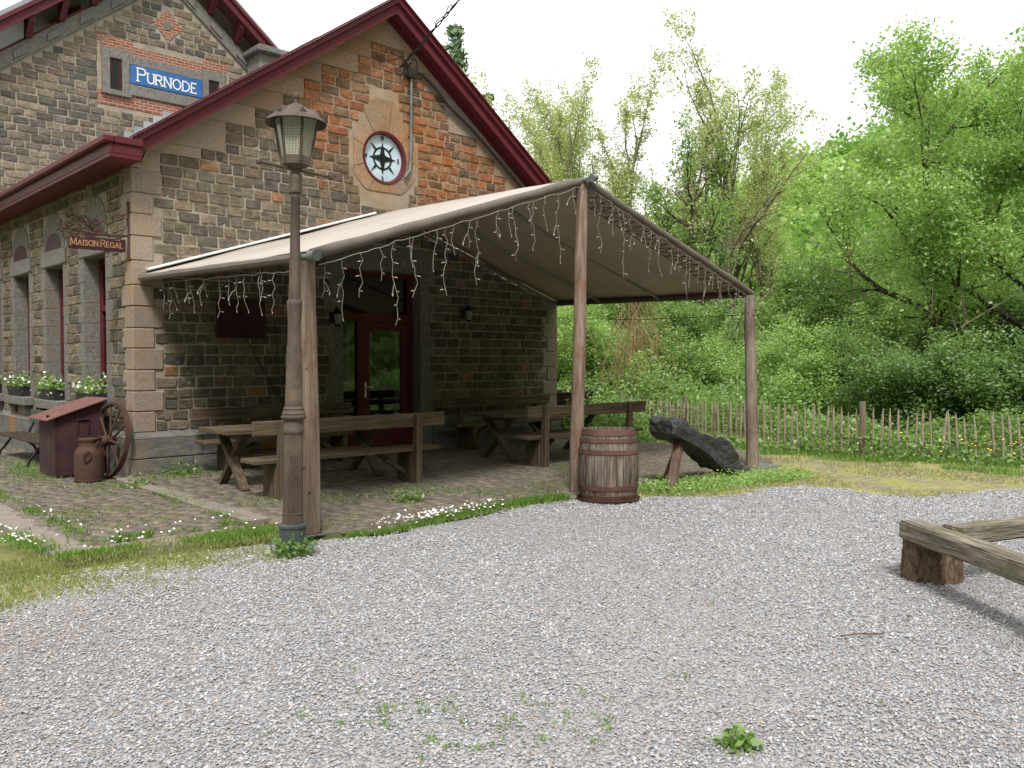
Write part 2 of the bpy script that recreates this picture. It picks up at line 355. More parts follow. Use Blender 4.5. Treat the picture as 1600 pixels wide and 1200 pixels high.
# ------------------------------------------------------------------ stonework
PAL = [S(114, 108, 97), S(122, 114, 101), S(134, 124, 108), S(106, 101, 93), S(116, 112, 98), S(128, 116, 100), S(102, 98, 92), S(142, 131, 114), S(116, 105, 91)]
PALO = [S(144, 112, 92), S(148, 118, 96), S(136, 106, 90), S(148, 122, 102), S(132, 110, 95), S(154, 128, 106), S(142, 126, 111), S(128, 116, 105), S(146, 112, 88)]
def pillow(mb, O, u, v, n, a, b, z0, z1, depth, c, nx=5, ny=4, g=.008, rough=.02, m=0):
    """one rock-faced stone in the plane O,u,v standing proud along n"""
    a += g; b -= g; z0 += g; z1 -= g
    j = [rnd.uniform(-.007, .007) for _ in range(8)]
    cs = [(a+j[0], z0+j[1]), (b+j[2], z0+j[3]), (b+j[4], z1+j[5]), (a+j[6], z1+j[7])]
    sd = rnd.random()*50; tx, ty = rnd.uniform(-.3, .3), rnd.uniform(-.4, .4)
    vs = []
    for k in range(ny+1):
        t = k/ny
        if k == 1: t = .09
        if k == ny-1: t = .91
        for i in range(nx+1):
            s_ = i/nx
            if i == 1: s_ = .055
            if i == nx-1: s_ = .945
            X = (cs[0][0]*(1-s_)+cs[1][0]*s_)*(1-t)+(cs[3][0]*(1-s_)+cs[2][0]*s_)*t
            Z = (cs[0][1]*(1-s_)+cs[1][1]*s_)*(1-t)+(cs[3][1]*(1-s_)+cs[2][1]*s_)*t
            edge = i in (0, nx) or k in (0, ny)
            if edge:
                if i in (0, nx) and k in (0, ny):
                    X += (.012 if i == 0 else -.012); Z += (.009 if k == 0 else -.009)
                d = -.004
            else:
                d = depth*(1+tx*(s_-.5)+ty*(t-.5)) + rough*mnoise.noise((X*9+sd, Z*11, sd))+.5*rough*mnoise.noise((X*23, Z*27+sd, sd))
            vs.append(O+u*X+v*Z+n*d)
    fs = []
    for k in range(ny):
        for i in range(nx):
            q = k*(nx+1)+i; fs.append((q, q+1, q+nx+2, q+nx+1))
    mb.add(vs, fs, m, c)
def subtract(iv, cuts):
    for c0, c1 in cuts:
        o = []
        for a, b in iv:
            if c1 <= a or c0 >= b: o.append((a, b)); continue
            if c0 > a: o.append((a, c0))
            if c1 < b: o.append((c1, b))
        iv = o
    return iv
def courses(mb, O, u, v, n, z0, z1, h, free, pal, wmin=.17, wmax=.4, depth=.016, nx=5, ny=4, g=.008):
    z = z0
    while z < z1-.03:
        hh = min(h*rnd.uniform(.93, 1.07), z1-z)
        if z1-z-hh < .05: hh = z1-z
        for a, b in free(z, z+hh):
            x = a
            while x < b-.01:
                w = rnd.uniform(wmin, wmax)
                if b-x-w < wmin*.75: w = b-x if b-x < wmax*1.25 else (b-x)/2
                pillow(mb, O, u, v, n, x, x+w, z, z+hh, depth*rnd.uniform(.6, 1.5), pal(x+w/2, z+hh/2), nx, ny, g)
                x += w
        z += hh
def jitcol(c, s=.085):
    k = rnd.uniform(1-s, 1+s); return (c[0]*k, c[1]*k*rnd.uniform(.98, 1.02), c[2]*k*rnd.uniform(.95, 1.05), 1)
def sstep(a, b, x):
    t = min(1, max(0, (x-a)/(b-a))); return t*t*(3-2*t)
X, Y, Z = Vector((1, 0, 0)), Vector((0, 1, 0)), Vector((0, 0, 1))

# ---- stone house with the gable, x 4.28..12.68, gable plane y = 12.1
GX0, GX1, GY, BACK = 4.28, 12.68, 12.1, 21.0
GC = (GX0+GX1)/2
def zl(x): return 7.40-.715*abs(x-GC)
def xl(z): return GC-(7.40-z)/.715
def xr(z): return GC+(7.40-z)/.715
house = thing('stone_house', 'grey and rust coloured rubble stone house with dark red gable boards and compass window', 'house', (GX0, GY, 0))
DX0, DX1, DZ = 7.60, 9.20, 3.14
WIN = [(13.18, 14.18), (15.22, 16.24), (17.26, 18.30), (19.32, 20.36)]
WZ0, WZ1 = .96, 3.2
# cores (mortar)
core = MB()
T = .38
def slab(x0, x1, z0, z1): core.box((x0, GY, z0), (x1, GY+T, z1), .001)
slab(GX0, DX0, -.1, 4.4); slab(DX1, GX1, -.1, 4.4); slab(DX0, DX1, DZ, 4.4)
# gable triangle with round opening: ring of quads
cx, cz, cr_ = 8.45, 5.06, .40
tri = [(GX0, 4.4), (GX1, 4.4), (GC, 7.40)]
def raytri(a):
    best = 99; d = (math.cos(a), math.sin(a))
    for i in range(3):
        p, q = tri[i], tri[(i+1) % 3]; e = (q[0]-p[0], q[1]-p[1])
        den = d[0]*e[1]-d[1]*e[0]
        if abs(den) < 1e-9: continue
        t = ((p[0]-cx)*e[1]-(p[1]-cz)*e[0])/den; s_ = ((p[0]-cx)*d[1]-(p[1]-cz)*d[0])/den
        if t > 0 and -1e-6 <= s_ <= 1+1e-6: best = min(best, t)
    return best
angs = sorted([2*math.pi*k/40 for k in range(40)]+[math.atan2(p[1]-cz, p[0]-cx) % (2*math.pi) for p in tri])
for i in range(len(angs)):
    a, b = angs[i], angs[(i+1) % len(angs)]
    ra, rb = raytri(a), raytri(b)
    pa = lambda r, t, y: (cx+r*math.cos(t), y, cz+r*math.sin(t))
    core.quad(pa(cr_, a, GY), pa(ra, a, GY), pa(rb, b, GY), pa(cr_, b, GY))
    core.quad(pa(cr_, b, GY+T), pa(rb, b, GY+T), pa(ra, a, GY+T), pa(cr_, a, GY+T))
# side wall core
def slaby(y0, y1, z0, z1): core.box((GX0+.001, y0, z0), (GX0+T+.04, y1, z1), .001)
yy = GY+T
for w0, w1 in WIN:
    slaby(yy, w0, -.1, 4.4); slaby(w0, w1, -.1, WZ0); slaby(w0, w1, WZ1, 4.4); yy = w1
slaby(yy, BACK, -.1, 4.4)
core.box((GX1-T, GY+T, -.1), (GX1-.001, BACK, 4.4), .001)
core.build('wall_core', 'mortar', house)

def palg(x, z):
    w = sstep(6.0, 7.6, x+.9*(z-5.2))*sstep(3.6, 4.6, z)
    w *= 1-.35*sstep(11., 12., x)
    if rnd.random() < w*.6: return jitcol(rnd.choice(PALO))
    if rnd.random() < .035: return jitcol(S(150, 116, 92))
    k = .86 if z < 2.9 else 1.  # stones below canopy height darkened, its shade put into their colour
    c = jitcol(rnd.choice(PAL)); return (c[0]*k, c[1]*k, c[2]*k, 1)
qw = []       # quoin blocks on the gable corners
z = .62; k = 0
while z < 4.3:
    h = rnd.uniform(.27, .34); qw.append((z, min(z+h, 4.36), .40 if k % 2 else .28)); z += h; k += 1
def qwidth(z0, z1):
    w = .28
    for a, b, ww in qw:
        if z1 > a+.02 and z0 < b-.02: w = max(w, ww)
    return w
rakeblk = {}
def bt_(z0): return 3.9+.31*(round((z0-3.9)/.31)+.62)
def rk(side, z0):
    key = (side, round((z0-3.9)/.31))
    if key not in rakeblk: rakeblk[key] = rnd.uniform(.18, .62)
    return rakeblk[key]
frag = []
def free_g(z0, z1):
    if z1 < 4.3:
        w = qwidth(z0, z1); a, b = GX0+w, GX1-w
        if z0 > 3.95: a = max(a, xl(bt_(z0))+.06+rk(0, z0)); b = min(b, xr(bt_(z0))-.06-rk(1, z0))
    else:
        a = xl(bt_(z0))+.06+rk(0, z0); b = xr(bt_(z0))-.06-rk(1, z0)
    cuts = []
    if z0 < DZ+.42:
        e = .22+.10*(int(z0/.32) % 2) if z0 < DZ else .34
        cuts.append((DX0-e, DX1+e))
    dz = max(0, max(z0-cz, cz-z1)); 
    if z1 > cz-.72 and z0 < cz+1.05:
        zm = (z0+z1)/2
        hw = .70-.42*sstep(.25, 1.0, zm-cz)-.22*sstep(.3, .7, cz-zm)
        cuts.append((cx-hw, cx+hw))
    iv = [(p, q) for p, q in subtract([(a, b)], cuts) if q-p > .1]
    frag.append((z0, z1, a, b)); return iv
st = MB(); st.c = []
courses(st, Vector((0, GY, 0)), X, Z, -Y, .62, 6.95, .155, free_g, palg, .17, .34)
# side wall stones
def free_s(z0, z1):
    cuts = []
    for w0, w1 in WIN:
        if z1 > .75 and z0 < 3.55:
            e = .16+.12*(int(z0/.31) % 2) if z0 < 3.0 else .22
            cuts.append((w0-e, w1+e))
        if 3.4 < z1 and z0 < 4.05: cuts.append((w0-.1, w1+.1))
    return [(p, q) for p, q in subtract([(GY+qwidth(z0, z1)*.8, BACK)], cuts) if q-p > .1]
courses(st, Vector((GX0, 0, 0)), Y, Z, -X, .62, 4.42, .155, free_s, lambda x, z: jitcol(rnd.choice(PAL)), nx=4, ny=3)
st.build('stone_facing', 'stone', house, smooth='fix')
# granite pieces: rake blocks, quoins, door surround, compass surround
gr = MB(); pr = .022
blk = {}
for z0, z1, a, b in frag:
    if z0 < 3.95: continue
    k = round((z0-3.9)/.31); q = blk.setdefault(k, [z0, z1, a, b]); q[1] = z1; q[2] = min(q[2], a); q[3] = max(q[3], b); ztop = z1
gr.c = []
def gcol(): return jitcol(S(146, 134, 124), .12)
for z0, z1, a, b in blk.values():
    L0, L1 = max(GX0, xl(z0))+.01, max(GX0, xl(z1))+.01
    R0, R1 = min(GX1, xr(z0))-.01, min(GX1, xr(z1))-.01
    for pts in ([(L0, z0+.003), (a-.006, z0+.003), (a-.006, z1-.003), (L1, z1-.003)], [(b+.006, z0+.003), (R0, z0+.003), (R1, z1-.003), (b+.006, z1-.003)]):
        n0 = len(gr.v); gr.prism([(x, GY-pr, z) for x, z in pts], (0, pr+.02, 0)); gr.c[n0:] = [gcol()]*(len(gr.v)-n0)
n0 = len(gr.v); gr.prism([(xl(ztop), GY-pr, ztop+.004), (xr(ztop), GY-pr, ztop+.004), (GC, GY-pr, 7.39)], (0, pr+.02, 0)); gr.c[n0:] = [gcol()]*(len(gr.v)-n0)
gr.build('rake_stone', 'granite', house)
gr = MB(); gr.c = []
for i in range(36):     # compass surround
    def R(a):
        d = math.cos(a), math.sin(a); r = 9
        for (nx_, nz_, dd) in ((1, 0, .64), (-1, 0, .62), (0, -1, .58), (.86, .51, .68), (-.86, .51, .72), (.75, -.66, .66), (-.75, -.66, .68), (0, 1, .98)):
            q = d[0]*nx_+d[1]*nz_
            if q > .01: r = min(r, dd/q)
        return r
    a, b = 2*math.pi*i/36+.010*(i % 4 == 0), 2*math.pi*(i+1)/36-.010*(i % 4 == 3)
    f = lambda r, t: (cx+r*math.cos(t), GY-.016, cz+r*math.sin(t))
    if i % 4 == 0: cc_ = jitcol(S(150, 131, 113), .1)
    n0 = len(gr.v); gr.prism([f(.445, a), f(R(a), a), f(R(b), b), f(.445, b)], (0, .03, 0)); gr.c[n0:] = [cc_]*(len(gr.v)-n0)
for (z0, z1) in [(0, .1)]: pass
gr.build('compass_surround', 'granite', house)
for side in (0, 1):
    qd = MB()
    for z0, z1, w in qw:
        j = rnd.uniform(0, .006)
        x0, x1 = (GX0-.022-j, GX0+w-.008) if side == 0 else (GX1-w+.008, GX1+.022+j)
        qd.box((x0, GY-.022-j, z0+.004), (x1, GY+(.68-w)-.01, z1-.004), .012, c=jitcol(S(146, 134, 124), .1))
    qd.build('quoin', 'granite', house)
ds = MB(); z = .1; k = 0
while z < DZ-.02:
    h = min(.32, DZ-z); w = .22+.10*(int((z+.05)/.32) % 2)
    ds.box((DX0-w+.01, GY-.02, z+.003), (DX0+.006, GY+.30, z+h-.003), .004)
    ds.box((DX1-.006, GY-.02, z+.003), (DX1+w-.01, GY+.30, z+h-.003), .004); z += h
ds.box((DX0-.33, GY-.024, DZ-.006), (DX1+.33, GY+.30, DZ+.41), .01)
ds.box((DX0-.05, GY-.12, -.02), (DX1+.05, GY+.3, .06), .012)
ds.build('door_surround', 'granite_grey', house)
# plinth
for a, b, ex in ((GX0-.08, DX0-.24, 0), (DX1+.24, GX1+.08, 1)):
    pl = MB(); x = a
    while x < b-.05:
        x2 = min(x+rnd.uniform(.7, 1.1), b)
        pl.box((x+.003, GY-.085, .26), (x2-.003, GY+.1, .54), .012); xm = x2-.15*(x2 < b)
        pl.box((x+.003-.15*(x > a), GY-.08, -.12), (xm-.003, GY+.1, .254), .012); x = x2
    pl.prism([(a, GY-.088, .542), (a, GY+.05, .542), (a, GY+.05, .64), (a, GY-.005, .63)], (b-a, 0, 0))
    if not ex:
        y = GY+.1
        while y < BACK:
            y2 = min(y+rnd.uniform(.8, 1.2), BACK); pl.box((GX0-.085, y+.003, -.12), (GX0+.1, y2-.003, .54), .012); y = y2
        pl.prism([(GX0-.088, GY, .542), (GX0+.05, GY, .542), (GX0+.05, GY, .64), (GX0-.005, GY, .63)], (0, BACK-GY, 0))
    pl.build('plinth', 'bluestone', house)
# roof
rf = MB()
for sgn in (-1, 1):
    e = GC+sgn*4.34
    prof = [(GC, 7.56), (e, 7.56-.715*4.34), (e, 7.56-.715*4.34+.10), (GC, 7.66)]
    rf.prism([(p[0], 11.80, p[1]) for p in prof], (0, BACK-11.8, 0))
rf.build('roof', 'slate', house)
ft = MB()
for sgn in (-1, 1):
    def bar(y0, y1, o0, o1, u0, u1, m=0):       # board along the rake, offsets normal to slope measured vertically
        pts = [(GC+sgn*u0, zl(GC+u0)+o0), (GC+sgn*u1, zl(GC+u1)+o0), (GC+sgn*u1, zl(GC+u1)+o1), (GC+sgn*u0, zl(GC+u0)+o1)]
        ft.prism([(p[0], y0, p[1]) for p in pts], (0, y1-y0, 0), m)
    bar(11.76, 11.80, .0, .17, 0, 4.24)         # lower board
    bar(11.70, 11.80, .172, .27, 0, 4.30)        # moulding
    bar(11.66, 11.78, .272, .30, 0, 4.34)       # crown
    bar(11.802, 12.075, .085, .13, 0, 4.3)      # soffit
    bar(12.03, 12.076, .0, .083, 0, 4.2)        # board on the wall
ft.build('gable_board', 'red', house)
for sgn in (-1, 1):
    ev = MB()
    xo = GC+sgn*4.62; xi = GC+sgn*4.21
    ev.box((min(xo, xi), 11.70, 4.28), (max(xo, xi), BACK, 4.33), .006)
    ev.box((min(xo, xo-sgn*.05), 11.70, 4.332), (max(xo, xo-sgn*.05), BACK, 4.46), .006)
    g0, g1 = sorted((xo-sgn*.06, xo+sgn*.08))
    ev.box((g0, 11.66, 4.462), (g1, BACK, 4.56), .02)
    ev.box((min(xo-sgn*.052, xi), 11.70, 4.334), (max(xo-sgn*.052, xi), 11.74, 4.46), .006); ev.box((min(xo-sgn*.062, xi-sgn*.02), 11.67, 4.463), (max(xo-sgn*.062, xi-sgn*.02), 12.0, 4.558), .01)
    ev.build('eaves_gutter', 'red', house)
fl = MB()       # stepped lead flashing and hook on the left roof slope
for i in range(5):
    x = GX0-.05+i*.14; z = zl(x)+.30
    fl.box((x, 12.2+i*.02, z), (x+.12, 12.24+i*.02, z+.10), .004)
fl.build('flashing', 'slate', house)
# side windows
for wi, (w0, w1) in enumerate(WIN):
    fr = MB(); xi = GX0+.22
    fr.box((xi, w0, WZ0+.02), (xi+.07, w0+.10, WZ1), .004); fr.box((xi, w1-.10, WZ0+.02), (xi+.07, w1, WZ1), .004)
    fr.box((xi, w0+.1, WZ0+.02), (xi+.07, w1-.1, WZ0+.12), .004); fr.box((xi, w0+.1, WZ1-.1), (xi+.07, w1-.1, WZ1), .004)
    fr.box((xi-.01, w0+.1, 2.38), (xi+.07, w1-.1, 2.47), .004); m_ = (w0+w1)/2
    fr.box((xi-.005, m_-.045, WZ0+.12), (xi+.065, m_+.045, 2.38), .004)
    f = fr.build('window', 'red', house)
    pn = MB(); pn.box((xi+.03, w0+.1, WZ0+.12), (xi+.036, w1-.1, WZ1-.1), .001); pn.build('pane', 'glass', f)
    bk = MB(); bk.box((xi+.9, w0-.5, WZ0-.3), (xi+.92, w1+.5, WZ1+.3), .001); bk.build('interior', 'interior', f)
    ws = MB(); z = WZ0; k = 0
    while z < WZ1-.01:
        h = min(.31, WZ1-z); e = .16+.12*(int((z+.05)/.31) % 2)
        ws.box((GX0-.012, w0-e+.006, z+.003), (GX0+.215, w0+.006, z+h-.003), .004)
        ws.box((GX0-.012, w1-.006, z+.003), (GX0+.215, w1+e-.006, z+h-.003), .004); z += h
    ws.box((GX0-.03, w0-.2, WZ1-.007), (GX0+.215, w1+.2, WZ1+.27), .02)
    ws.box((GX0-.035, w0-.21, WZ1+.02), (GX0-.031, w0, WZ1+.26), .001)
    n_ = 9; yc = (w0+w1)/2; hw = (w1-w0)/2
    for i in range(n_):                       # fan of voussoirs above the blind arch
        a, b = math.pi*(1-i/n_), math.pi*(1-(i+1)/n_)
        g_ = lambda r, s_, t: (GX0-.014, yc+r*math.cos(t), WZ1+.275+s_*math.sin(t))
        ws.prism([g_(hw-.05, .27, a-.012), g_(hw+.1, .62, a-.012), g_(hw+.1, .62, b+.012), g_(hw-.05, .27, b+.012)], (.1, 0, 0))
    ws.build('window_surround', 'granite_grey', house)
    ar = MB(); ar.prism([(GX0-.010, yc+(hw-.04)*math.cos(math.pi*i/12), WZ1+.272+.27*math.sin(math.pi*i/12)) for i in range(13)], (.02, 0, 0))
    ar.build('arch_infill', 'red_dark', house)
    sl_ = MB(); sl_.box((GX0-.17, w0-.16, .80), (GX0+.21, w1+.16, .955), .012)
    for yb in (w0-.05, w1-.1): sl_.prism([(GX0-.14, yb, .797), (GX0-.01, yb, .797), (GX0-.01, yb, .60)], (0, .15, 0))
    sl_.build('window_sill', 'granite_grey', house)
# door
fx = MB(); yd = GY+.20
fx.box((DX0, yd, .06), (DX0+.09, yd+.08, DZ), .004); fx.box((DX1-.12, yd, .06), (DX1, yd+.08, DZ), .004)
fx.box((DX0+.09, yd, 2.28), (DX1-.12, yd+.08, 2.42), .004); fx.box((DX0+.09, yd, DZ-.08), (DX1-.12, yd+.08, DZ), .004)
fx.box((8.02, yd-.005, .06), (8.11, yd+.08, 2.28), .004)
fx.box((DX0+.09, yd+.01, .06), (8.02, yd+.07, .5), .004)
dfm = fx.build('door_frame', 'red', house)
pn = MB(); pn.box((DX0+.09, yd+.04, 2.42), (DX1-.12, yd+.046, DZ-.08), .001); pn.box((DX0+.09, yd+.04, .5), (8.02, yd+.046, 2.28), .001)
pn.build('pane', 'glass', dfm)
dl = MB(); x0, x1 = 8.115, DX1-.125
dl.box((x0, yd+.01, .07), (x0+.16, yd+.06, 2.275), .006); dl.box((x1-.14, yd+.01, .07), (x1, yd+.06, 2.275), .006)
dl.box((x0+.16, yd+.01, 2.13), (x1-.14, yd+.06, 2.275), .006); dl.box((x0+.16, yd+.01, .07), (x1-.14, yd+.06, .52), .006)
door = dl.build('door', 'red', house)
pn = MB(); pn.box((x0+.16, yd+.032, .52), (x1-.14, yd+.038, 2.13), .001); pn.build('pane', 'glass', door)
hd = MB(); hd.box((x0+.05, yd-.002, .98), (x0+.09, yd+.008, 1.24), .003); hd.tube([(x0+.07, yd, 1.16), (x0+.07, yd-.05, 1.16), (x0+.2, yd-.055, 1.16)], .009)
hd.build('handle', 'white', door)
ct = MB(); ct.box((8.30, yd+.09, 1.32), (8.37, yd+.1, 2.1), .002); ct.box((8.85, yd+.09, .5), (8.92, yd+.1, 2.1), .002); ct.box((7.86, yd+.09, 1.2), (7.93, yd+.1, 2.2), .002)
ct.build('reflection_strip', 'white', house)  # thin white strips standing in for reflections in the door glass
it = MB(); it.box((6.2, GY+3.2, 0), (11.2, GY+3.25, 4.2), .001); it.box((6.2, GY+T, .02), (11.2, GY+3.2, .05), .001); it.box((6.2, GY+T, 4.2), (11.2, GY+3.2, 4.25), .001)
it.build('interior_wall', 'interior', house)
# compass window
cf = MB(); n = 48
pr_ = [(.435, GY-.03), (.445, GY-.03), (.445, GY+.1), (.395, GY+.1), (.395, GY+.055), (.40, GY-.02)]
for i in range(n):
    a, b = 2*math.pi*i/n, 2*math.pi*(i+1)/n
    for k in range(len(pr_)):
        (r0, y0), (r1, y1) = pr_[k], pr_[(k+1) % len(pr_)]
        f = lambda r, y, t: (cx+r*math.cos(t), y, cz+r*math.sin(t))
        cf.quad(f(r0, y0, a), f(r0, y0, b), f(r1, y1, b), f(r1, y1, a))
cw = cf.build('compass_window', 'red', house, smooth='fix')
cp = MB(); cp.prism([(cx+.396*math.cos(2*math.pi*i/n), GY+.06, cz+.396*math.sin(2*math.pi*i/n)) for i in range(n)], (0, .02, 0)); cp.build('dial', 'dial', cw)
cs_ = MB(); yc = GY+.052
def fp(x, z): return (cx+x, yc, cz+z)
for i in range(48):
    a, b = 2*math.pi*i/48, 2*math.pi*(i+1)/48
    cs_.prism([fp(.165*math.cos(a), .165*math.sin(a)), fp(.195*math.cos(a), .195*math.sin(a)), fp(.195*math.cos(b), .195*math.sin(b)), fp(.165*math.cos(b), .165*math.sin(b))], (0, .004, 0))
yc = GY+.048
for i in range(4):
    a = math.pi/2*i; d = (math.cos(a), math.sin(a)); p = (-d[1], d[0])
    cs_.prism([fp(d[0]*.275, d[1]*.275), fp(d[0]*.05-p[0]*.055, d[1]*.05-p[1]*.055), fp(-d[0]*.002, -d[1]*.002), fp(d[0]*.05+p[0]*.055, d[1]*.05+p[1]*.055)], (0, .004, 0))
    a += math.pi/4; d = (math.cos(a), math.sin(a)); p = (-d[1], d[0])
    cs_.prism([fp(d[0]*.345, d[1]*.345), fp(d[0]*.2-p[0]*.022, d[1]*.2-p[1]*.022), fp(d[0]*.2+p[0]*.022, d[1]*.2+p[1]*.022)], (0, .004, 0))
# stroke letters: polylines in a unit box (w, 1)
LET = {
 'P': (.6, [[(0, 0), (0, 1)], [(0, 1), (.4, 1), (.55, .93), (.6, .76), (.55, .6), (.4, .52), (0, .52)]]),
 'U': (.72, [[(.05, 1), (.05, .3), (.14, .08), (.36, 0), (.58, .08), (.67, .3), (.67, 1)]]),
 'R': (.66, [[(0, 0), (0, 1)], [(0, 1), (.4, 1), (.55, .93), (.58, .77), (.53, .6), (.38, .52), (0, .52)], [(.3, .52), (.66, 0)]]),
 'N': (.76, [[(.05, 0), (.05, 1)], [(.05, 1), (.71, 0)], [(.71, 0), (.71, 1)]]),
 'O': (.82, [[(.41+.4*math.cos(2*math.pi*i/16), .5+.5*math.sin(2*math.pi*i/16)) for i in range(17)]]),
 'D': (.76, [[(.05, 0), (.05, 1)], [(.05, 1), (.35, 1), (.6, .88), (.74, .62), (.74, .38), (.6, .12), (.35, 0), (.05, 0)]]),
 'E': (.56, [[(.05, 0), (.05, 1)], [(.05, 1), (.54, 1)], [(.05, .52), (.42, .52)], [(.05, 0), (.56, 0)]]),
 'M': (.9, [[(.05, 0), (.1, 1)], [(.1, 1), (.45, .1)], [(.45, .1), (.8, 1)], [(.8, 1), (.86, 0)]]),
 'A': (.76, [[(.02, 0), (.38, 1)], [(.38, 1), (.74, 0)], [(.16, .36), (.6, .36)]]),
 'I': (.2, [[(.1, 0), (.1, 1)]]),
 'S': (.56, [[(.52, .82), (.42, .96), (.26, 1), (.1, .92), (.05, .76), (.14, .6), (.4, .46), (.52, .3), (.48, .1), (.3, 0), (.12, .03), (.03, .18)]]),
 'G': (.8, [[(.72, .84), (.58, .97), (.4, 1), (.16, .88), (.03, .5), (.16, .12), (.4, 0), (.62, .05), (.72, .16), (.72, .44), (.5, .44)]]),
 'L': (.56, [[(.05, 0), (.05, 1)], [(.05, 0), (.56, 0)]]),
 'W': (1., [[(.03, 1), (.28, 0)], [(.28, 0), (.5, .8)], [(.5, .8), (.72, 0)], [(.72, 0), (.97, 1)]]),
 ' ': (.34, [])}
SERIF = {'P': [(0, 0), (0, 1)], 'U': [(.05, 1), (.67, 1)], 'R': [(0, 0), (0, 1), (.66, 0)], 'N': [(.05, 0), (.05, 1), (.71, 1)], 'D': [(.05, 0)], 'E': [(.05, 0)],
         'M': [(.05, 0), (.86, 0)], 'A': [(.02, 0), (.74, 0)], 'I': [(.1, 0), (.1, 1)], 'L': [(.05, 1)]}
def textw(s, gap=.2): return sum(LET[c][0]+gap for c in s)-gap
def letters(mb, o, u, v, n, text, h, wid, gap=.2, big=1., th=.006, m=0):
    """raised stroke lettering from o along u"""
    o, u, v, n = Vector(o), Vector(u), Vector(v), Vector(n); x = 0; first = True
    for c in text:
        w, strokes = LET[c]; hh = h*(big if first else 1)
        if c == ' ': x += w*h; first = True; continue
        k = 0
        for ln in strokes:
            for a, b in zip(ln[:-1], ln[1:]):
                pa = o+u*(x+a[0]*hh)+v*(a[1]*hh); pb = o+u*(x+b[0]*hh)+v*(b[1]*hh)
                d = (pb-pa).normalized(); s_ = n.cross(d)*wid/2; pa = pa-d*wid*.35; pb = pb+d*wid*.35; k += 1
                e = n*.0004*k
                mb.prism([pa-s_+e, pb-s_+e, pb+s_+e, pa+s_+e], n*th, m)
        for q in SERIF.get(c, []):
            k += 1
            p = o+u*(x+q[0]*hh)+v*(q[1]*hh)+n*.0004*k; r = wid*1.5
            mb.prism([p-u*r-v*wid*.3, p+u*r-v*wid*.3, p+u*r+v*wid*.3, p-u*r+v*wid*.3], n*th, m)
        x += (w*(big if first else 1)+gap)*h; first = False
for c, (dx, dz) in {'N': (-.025, .31), 'S': (-.02, -.37), 'E': (.31, -.03), 'W': (-.375, -.03)}.items():
    letters(cs_, (cx+dx, GY+.054, cz+dz), (1, 0, 0), (0, 0, 1), (0, -1, 0), c, .062, .012, th=.003)
cs_.build('compass_rose', 'black', cw)
# small fittings of the house
cd_ = MB()
cd_.tube([(8.98, 12.04, 6.55), (8.97, 12.04, 5.6), (8.96, 12.04, 5.1), (8.93, 12.03, 4.9), (8.84, 12.04, 4.78)], .028, 8)
for z in (6.3, 5.9, 5.5): cd_.box((8.94, 12.02, z), (9.01, 12.1, z+.02), .002)
cd_.build('conduit', 'pipe', house, smooth='fix')
kb = MB()
kb.tube([(8.95, 12.03, 6.62), (9.2, 12.02, 6.62), (9.5, 12.0, 6.42), (9.75, 12.0, 6.2), (10.4, 12.0, 5.82), (11.2, 12.0, 5.26), (12.1, 12.0, 4.62)], .03, 6)
for i in range(7): kb.tube([(8.90+rnd.uniform(-.14, .16), 12.02+rnd.uniform(-.06, .03), 6.62+rnd.uniform(-.12, .2)) for _ in range(4)], .014, 5)
kb.tube([(8.25, 12.03, 6.72), (8.5, 12.02, 6.68), (8.7, 11.98, 6.78), (8.85, 11.95, 6.7), (9.05, 12, 6.85), (9.1, 12, 6.62)], .012, 5)
kb.box((8.88, 11.97, 6.5), (9.06, 12.06, 6.66), .01)
kb.build('wall_cable', 'cord', house, smooth='fix')
rs = MB(); mt = Matrix.Rotation(math.atan(.715)*-1, 4, 'Y'); mt.translation = (7.07, 12.3, 6.665)
rs.box((-.3, 0, 0), (.3, .35, .03), .004, None, mt); rs.build('roof_slate', 'bluestone', house)

# ------------------------------------------------------------------ station building behind
SY, SXc = 21.02, 8.33
stn = thing('station_house', 'tall grey stone station building with red bracketed gable rising behind the rust stained house', 'building', (SXc, SY, 0))
def sz(x): return 11.05-.80*abs(x-SXc)
sc_ = MB()
for sg in (-1, 1):
    sc_.prism([(SXc, SY, -.1), (SXc+sg*6.2, SY, -.1), (SXc+sg*6.2, SY, sz(SXc+6.2)), (SXc, SY, sz(SXc))], (0, .4, 0))
sc_.box((SXc-6.2, SY+.4, -.1), (SXc-5.8, SY+11, sz(SXc+6.2)), .001); sc_.box((SXc+5.8, SY+.4, -.1), (SXc+6.2, SY+11, sz(SXc+6.2)), .001)
sc_.box((SXc-5.8, SY+10.6, -.1), (SXc+5.8, SY+11, sz(SXc+6.2)), .001)
sc_.build('wall_core', 'mortar', stn)
ss = MB(); ss.c = []
def free_b(z0, z1):
    hw = (11.05-z1)/.80-.42
    cuts = []
    if z1 > 7.58 and z0 < 9.05: cuts.append((6.70, 9.86))
    if z1 > 9.4 and z0 < 10.1: q = .36-.6*abs((z0+z1)/2-9.75); cuts.append((SXc-max(.1, q), SXc+max(.1, q)))
    return [(a, b) for a, b in subtract([(SXc-min(hw, 6.2), SXc+min(hw, 6.2))], cuts) if b-a > .1] if hw > .1 else []
PALB = [S(126, 116, 104), S(112, 107, 100), S(140, 127, 112), S(100, 97, 94), S(128, 114, 100), S(148, 136, 120), S(106, 102, 92)]
courses(ss, Vector((0, SY, 0)), X, Z, -Y, 4.4, 10.6, .17, free_b, lambda x, z: jitcol(rnd.choice(PALB)), .2, .46, nx=4, ny=3)
ss.build('stone_facing', 'stone', stn, smooth='fix')
bb = MB()
bb.box((6.76, SY-.015, 8.70), (9.80, SY+.02, 9.03), .002); bb.box((6.66, SY-.015, 9.032), (7.5, SY-.003, 9.16), .002); bb.box((9.2, SY-.015, 9.032), (9.9, SY-.003, 9.16), .002)
